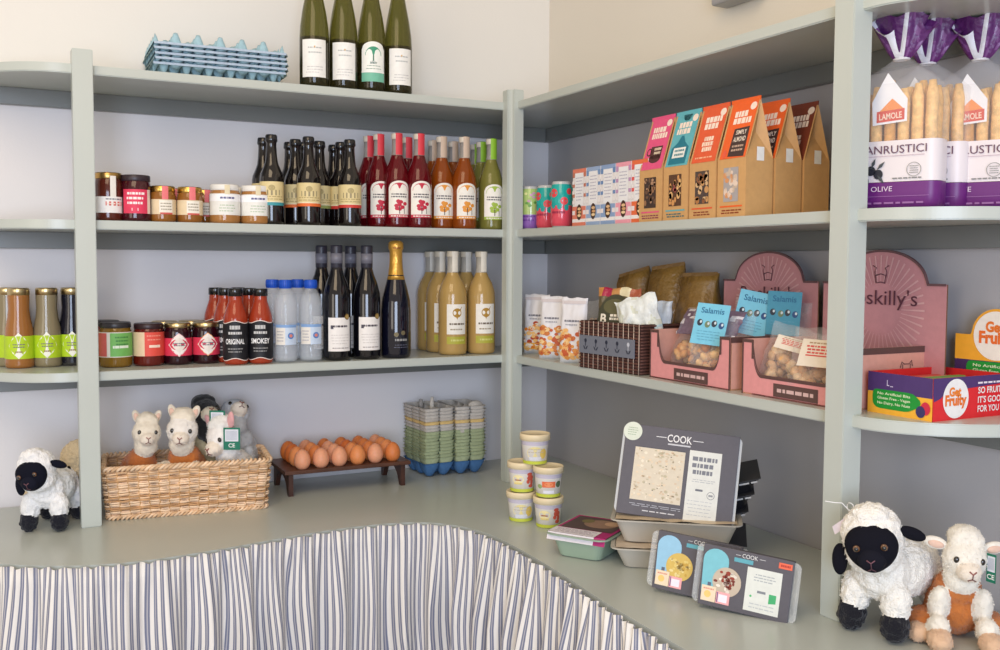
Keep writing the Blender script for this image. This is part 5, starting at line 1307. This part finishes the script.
# ================================================================ right end: breadstick bags on the middle shelf
def breadbag():
    t = empty('breadstick_bag'); w, d, h = .142, .060, .212
    rg = random.Random(3); mb = MB('food')
    for i in range(6):
        for j in range(2):
            x = -w/2+.017+i*(w-.034)/5; y = -.014+.027*j; hh = h*rg.uniform(.88, .98); r_ = .0092
            pts = [(x+.0015*noise.noise(Vector((i, j, q*.6))), y+.001*noise.noise(Vector((q, i, j))), .006+hh*q/9) for q in range(10)]
            mb.tube(pts, [r_*.7]+[r_*(1+.08*noise.noise(Vector((q, i*3, j)))) for q in range(8)]+[r_*.6], rg.choice([(226, 176, 104), (216, 160, 88), (234, 190, 124)]), 10)
    obj('breadsticks', mb, t)
    def ring_(ww, dd, z, k=0, cr=.002):
        return [Vector(p)+Vector((cr*noise.noise(Vector((p[0]*40, p[1]*40, z*30+k))), cr*noise.noise(Vector((p[1]*40, z*40, k+7))), 0)) for p in rr(ww, dd, min(.022, dd*.45), z, 6)]
    # lower printed film
    mb = MB('satin')
    zs_ = [0, .01, .03, .045, .0455, .07, .095, .112]
    rings = [ring_(w+.002-(.012 if z == 0 else 0), d+.002-(.01 if z == 0 else 0), z, 0, .0008) for z in zs_]
    mb.loft(rings[:4], (104, 34, 116), (True, False), True); mb.loft(rings[4:], (226, 218, 220), (False, False), True)
    m = flat((0, -d/2-.0028, 0), (1, 0, 0), (0, 0, 1))
    mb.text(m, 'GRANRUSTICI', -.008, .0975, .0135, (96, 60, 86), 2, w=.122, bold=.0); mb.rect(m, -.058, .0865, .05, .0875, (190, 170, 184), 2)
    mb.ring(m, .034, .064, .0115, .001, (150, 150, 150), 2); mb.dashes(m, .027, .057, .041, .071, 4, (150, 150, 150), 2, .4); mb.dashes(m, .0, .049, .046, .052, 1, (130, 130, 130), 2, .7)
    for (u, v, a, b, r_) in ((-.05, .058, .008, .0085, 0), (-.034, .064, .0075, .008, 0), (-.022, .058, .0075, .008, 0)): mb.disc(m, u, v, a, b, (38, 40, 50), 2, 14)
    for (u, v, q) in ((-.044, .078, 2.3), (-.03, .076, 1.2), (-.018, .072, .8), (-.056, .07, 2.7), (-.04, .05, -1.2), (-.018, .05, -.9)):
        ca, sa = cos(q), sin(q); mb.poly(m, [(u-.009*ca, v-.009*sa), (u+.0028*sa, v-.0028*ca), (u+.009*ca, v+.009*sa), (u-.0028*sa, v+.0028*ca)], (70, 76, 80), 3)
    mb.tube([m(-.06, .056, 3), m(-.04, .07, 3), m(-.016, .062, 3)], .0006, (60, 60, 60), 4)
    mb.text(m, 'OLIVE', -.016, .034, .0085, (228, 206, 226), 2, w=.034, bold=.0); mb.rect(m, -.058, .0215, .058, .0222, (160, 110, 170), 2); mb.dashes(m, -.05, .006, .05, .016, 1, (150, 100, 160), 2, .3)
    obj('printed_film', mb, t)
    mb = MB('film'); zz = [.112, .16, .2, .222, .238, .25]; sc_ = [1, 1, .97, .7, .36, .16]
    mb.loft([ring_((w+.002)*s_, max(.014, (d+.002)*s_), z, 1, .006 if s_ < 1 else .001) for z, s_ in zip(zz, sc_)], (236, 236, 240), (False, False), True); obj('clear_film', mb, t)
    mb = MB('satin'); m2 = flat((0, -d/2-.0025, 0), (1, 0, 0), (0, .02, 1))
    mb.poly(m2, [(-.034, .138), (.020, .142), (.020, .178), (.004, .2), (-.012, .222), (-.022, .204), (-.036, .176)], (232, 232, 236), 1)
    mb.poly(m2, [(-.028, .142), (.016, .145), (.016, .163), (-.028, .160)], (206, 60, 36), 2); mb.poly(m2, [(-.024, .160), (.014, .163), (-.004, .180)], (232, 140, 60), 2)
    mb.text(m2, 'LAMOLE', -.006, .152, .010, (240, 210, 190), 3, w=.036, bold=.03, ang=.06); obj('logo_patch', mb, t)
    # knotted flare of the bag top
    mb = MB('crinkle')
    def fn(u, v):
        a = 2*pi*u; rr_ = .012+.033*v**.7*(1+.22*sin(a*5+1)+.12*sin(a*9)); 
        return Vector((rr_*cos(a), rr_*.55*sin(a), .246+.075*v*(1-.25*v)+.008*sin(a*4)*v-.01*v*v*cos(a*3)))
    mb.sheet(fn, 72, 14, lambda u, v: (222, 222, 230) if (.66 < u < .80 or (v > .8 and .55 < u < .8)) else (92, 36, 104) if (int(u*24)+int(v*5)) % 4 else (120, 70, 130))
    mb.sheet(lambda u, v: fn(u, v)*1.0+Vector((0, 0, .0)) if 0 else Vector(((.01+.034*v)*cos(2*pi*u), (.008+.02*v)*sin(2*pi*u), .25+.066*v+.006*sin(2*pi*u*5)*v)), 40, 10, (84, 34, 98))
    mb.tube([(.012*cos(q*.6), .008*sin(q*.6), .247) for q in range(12)], .0022, (226, 226, 230), 6); obj('knotted_top', mb, t)
    return t
place('bread', breadbag, (-.180, onx(899, -.18, 150), Z2), R(-66), 'bag of long breadsticks with purple OLIVE band and upright knotted top, beside the right post', 'breadstick bag', 'breadstick bags')
place('bread', None, (-.112, onx(925, -.112, 150), Z2), R(-66), 'bag of breadsticks partly hidden between the two front bags', 'breadstick bag', 'breadstick bags', rot=(0, 0, R(-66)))
place('bread', None, (-.064, onx(977, -.064, 150), Z2), R(-66), 'bag of breadsticks at the right edge, knotted top leaning left', 'breadstick bag', 'breadstick bags')

# ================================================================ fruit snack display box
t = thing('display_box', 'open red, purple and yellow fruit snack display box on the low shelf end', 'display box', (-.213, -1.569, Z3), 0)
LX, LY, H = .175, .128, .068; z0 = 0
mb = MB('card'); th = .002
for b in ((0, LX, 0, th), (0, LX, LY-th, LY), (0, th, th, LY-th), (LX-th, LX, th, LY-th)): mb.box(*b, 0, H, (214, 40, 44))
mb.box(0, LX, 0, LY, 0, .002, (150, 120, 90)); obj('box_walls', mb, t)
mb = MB('card'); m = flat((0, -.0004, 0), (1, 0, 0), (0, 0, 1)); PU = (76, 52, 110); REDB = (222, 42, 48)
mb.rect(m, 0, 0, LX, H, REDB, 0); mb.poly(m, [(0, .030), (.018, .036), (.03, .046), (LX, .054), (LX, H), (0, H)], PU, 1); mb.poly(m, [(0, 0), (.010, 0), (0, .04)], REDB, 2)
mb.disc(m, .052, .034, .030, .0315, (240, 238, 234), 3, 36); mb.text(m, 'Get', .050, .045, .014, (236, 130, 40), 5, w=.028, bold=.06); mb.text(m, 'Fruity', .052, .029, .017, (236, 120, 40), 5, w=.05, bold=.06)
mb.text(m, 'SO FRUITY', .137, .0445, .0105, (240, 236, 232), 5, w=.066, bold=.03); mb.text(m, "IT'S GOOD", .137, .0295, .0105, (240, 236, 232), 5, w=.066, bold=.03); mb.text(m, 'FOR YOU', .130, .0145, .0105, (240, 236, 232), 5, w=.052, bold=.03); mb.dashes(m, .102, .054, .17, .059, 1, (236, 226, 236), 5, .6)
obj('front_print', mb, t)
def greenpatch(mb, m, u, v, w, h):
    pts = [(u+w/2*cos(q)*(1+.10*cos(3*q)), v+h/2*(1.05 if sin(q) > 0 else 1)*max(-1, min(.8, sin(q)*1.25))) for q in [2*pi*i/30 for i in range(30)]]
    mb.fan(m, (u, v), pts, (26, 146, 52), 3)
    for j, s_ in enumerate(('No Artificial Bits', 'Gluten Free - Vegan', 'No Dairy, No Nuts')): mb.text(m, s_, u-(.0 if j != 1 else 0), v+h*.24-j*h*.24, h*.13, (226, 240, 200), 5, w=w*.68, bold=.02)
mb = MB('card'); m = flat((-.0004, LY, 0), (0, -1, 0), (0, 0, 1))
mb.rect(m, 0, 0, LY, H, (244, 180, 56), 0); mb.rect(m, 0, .036, LY, H, PU, 1); greenpatch(mb, m, .054, .026, .096, .034); mb.disc(m, .116, .019, .009, .0105, (206, 44, 70), 4, 18); mb.disc(m, .107, .013, .009, .0095, (56, 50, 100), 5, 18)
mb.text(m, 'L', .042, .052, .010, (200, 190, 220), 3, w=.005); mb.rect(m, .046, .046, .052, .0475, (200, 190, 220), 3); obj('side_print', mb, t)
mb = MB('card'); rg = random.Random(8)
for k in range(6):
    y = .010+k*.019; mb.box(.006, LX-.008, y, y+.016, .003, H-.012+rg.uniform(-.002, .004), rg.choice([(226, 150, 110), (120, 170, 90), (232, 180, 130), (206, 90, 80)]), .003)
b = obj('snack_packets', mb, t)
hd = thing('display_box', 'fruit snack display box with a round white and orange header, behind the open one', 'display box', (-.02, -1.545, Z3), R(-90))
hd.location = (-.034, -1.545, Z3)
mb = MB('card'); hw = .078
def htop(u):
    a = abs(u); return .128 if a > .047 else .128+.045*sqrt(max(0, 1-(a/.047)**2))
for y, cc in ((0, None), (.002, (150, 120, 90))):
    V = []; C = []; FF = []; N = 60
    for i in range(N+1): u = -hw+2*hw*i/N; V += [(u, y, .0), (u, y, .03), (u, y, .085), (u, y, htop(u))]
    for i in range(N):
        for q in range(3): FF.append((4*i+q, 4*i+4+q, 4*i+5+q, 4*i+1+q)); C.append(lin(cc or ((214, 40, 44), (70, 44, 92), (240, 170, 50))[q]))
    mb.add(V, FF, lambda i: C[i])
m = flat((0, -.0006, 0), (1, 0, 0), (0, 0, 1)); mb.disc(m, 0, .128, .042, .041, (240, 234, 224), 2, 36)
mb.text(m, 'Get', -.002, .143, .017, (232, 120, 40), 5, w=.034, bold=.06); mb.text(m, 'Fruity', 0, .122, .020, (232, 110, 40), 5, w=.062, bold=.06); greenpatch(mb, m, 0, .068, .12, .038); mb.dashes(m, -.06, .04, .06, .046, 1, (220, 210, 230), 5, .6)
obj('header_panel', mb, hd)
mb = MB('card'); mb.box(-hw+.004, hw-.004, -.0, .0, 0, .0, (0, 0, 0)) if 0 else None
mb = MB('card'); mb.box(-.07, .07, .003, .030, 0, .07, (214, 40, 44), .0008); obj('box_walls', mb, hd)

# ================================================================ light
w = bpy.data.worlds.new('world'); scene.world = w; w.use_nodes = True
bg = w.node_tree.nodes['Background']; bg.inputs['Color'].default_value = lin((255, 241, 222)); bg.inputs['Strength'].default_value = .56
def area(name, loc, target, sx_, sy_, power, col):
    l = bpy.data.lights.new(name, 'AREA'); l.shape = 'RECTANGLE'; l.size = sx_; l.size_y = sy_; l.energy = power; l.color = lin(col)[:3]
    o = bpy.data.objects.new(name, l); COL.objects.link(o); o.location = loc; o.rotation_euler = (Vector(target)-Vector(loc)).to_track_quat('-Z', 'Y').to_euler(); return o
area('window_light', (-3.5, -2.6, 1.6), (-.9, -.3, 1.3), 1.0, 1.3, 12, (255, 244, 228))
area('doorway_light', (-2.3, -4.7, 1.55), (-1.2, -.3, 1.2), 1.7, 1.9, 100, (212, 228, 255))
area('ceiling_light', (-1.8, -2.0, 2.75), (-1.0, -.9, 1.2), 1.2, 1.2, 17, (255, 228, 190))
scene.view_settings.view_transform = 'Standard'; scene.view_settings.look = 'None'; scene.view_settings.exposure = .12; scene.view_settings.gamma = 1
scene.cycles.max_bounces = 10; scene.cycles.transparent_max_bounces = 16; scene.cycles.sample_clamp_indirect = 6
scene.cycles.caustics_refractive = False; scene.cycles.caustics_reflective = False
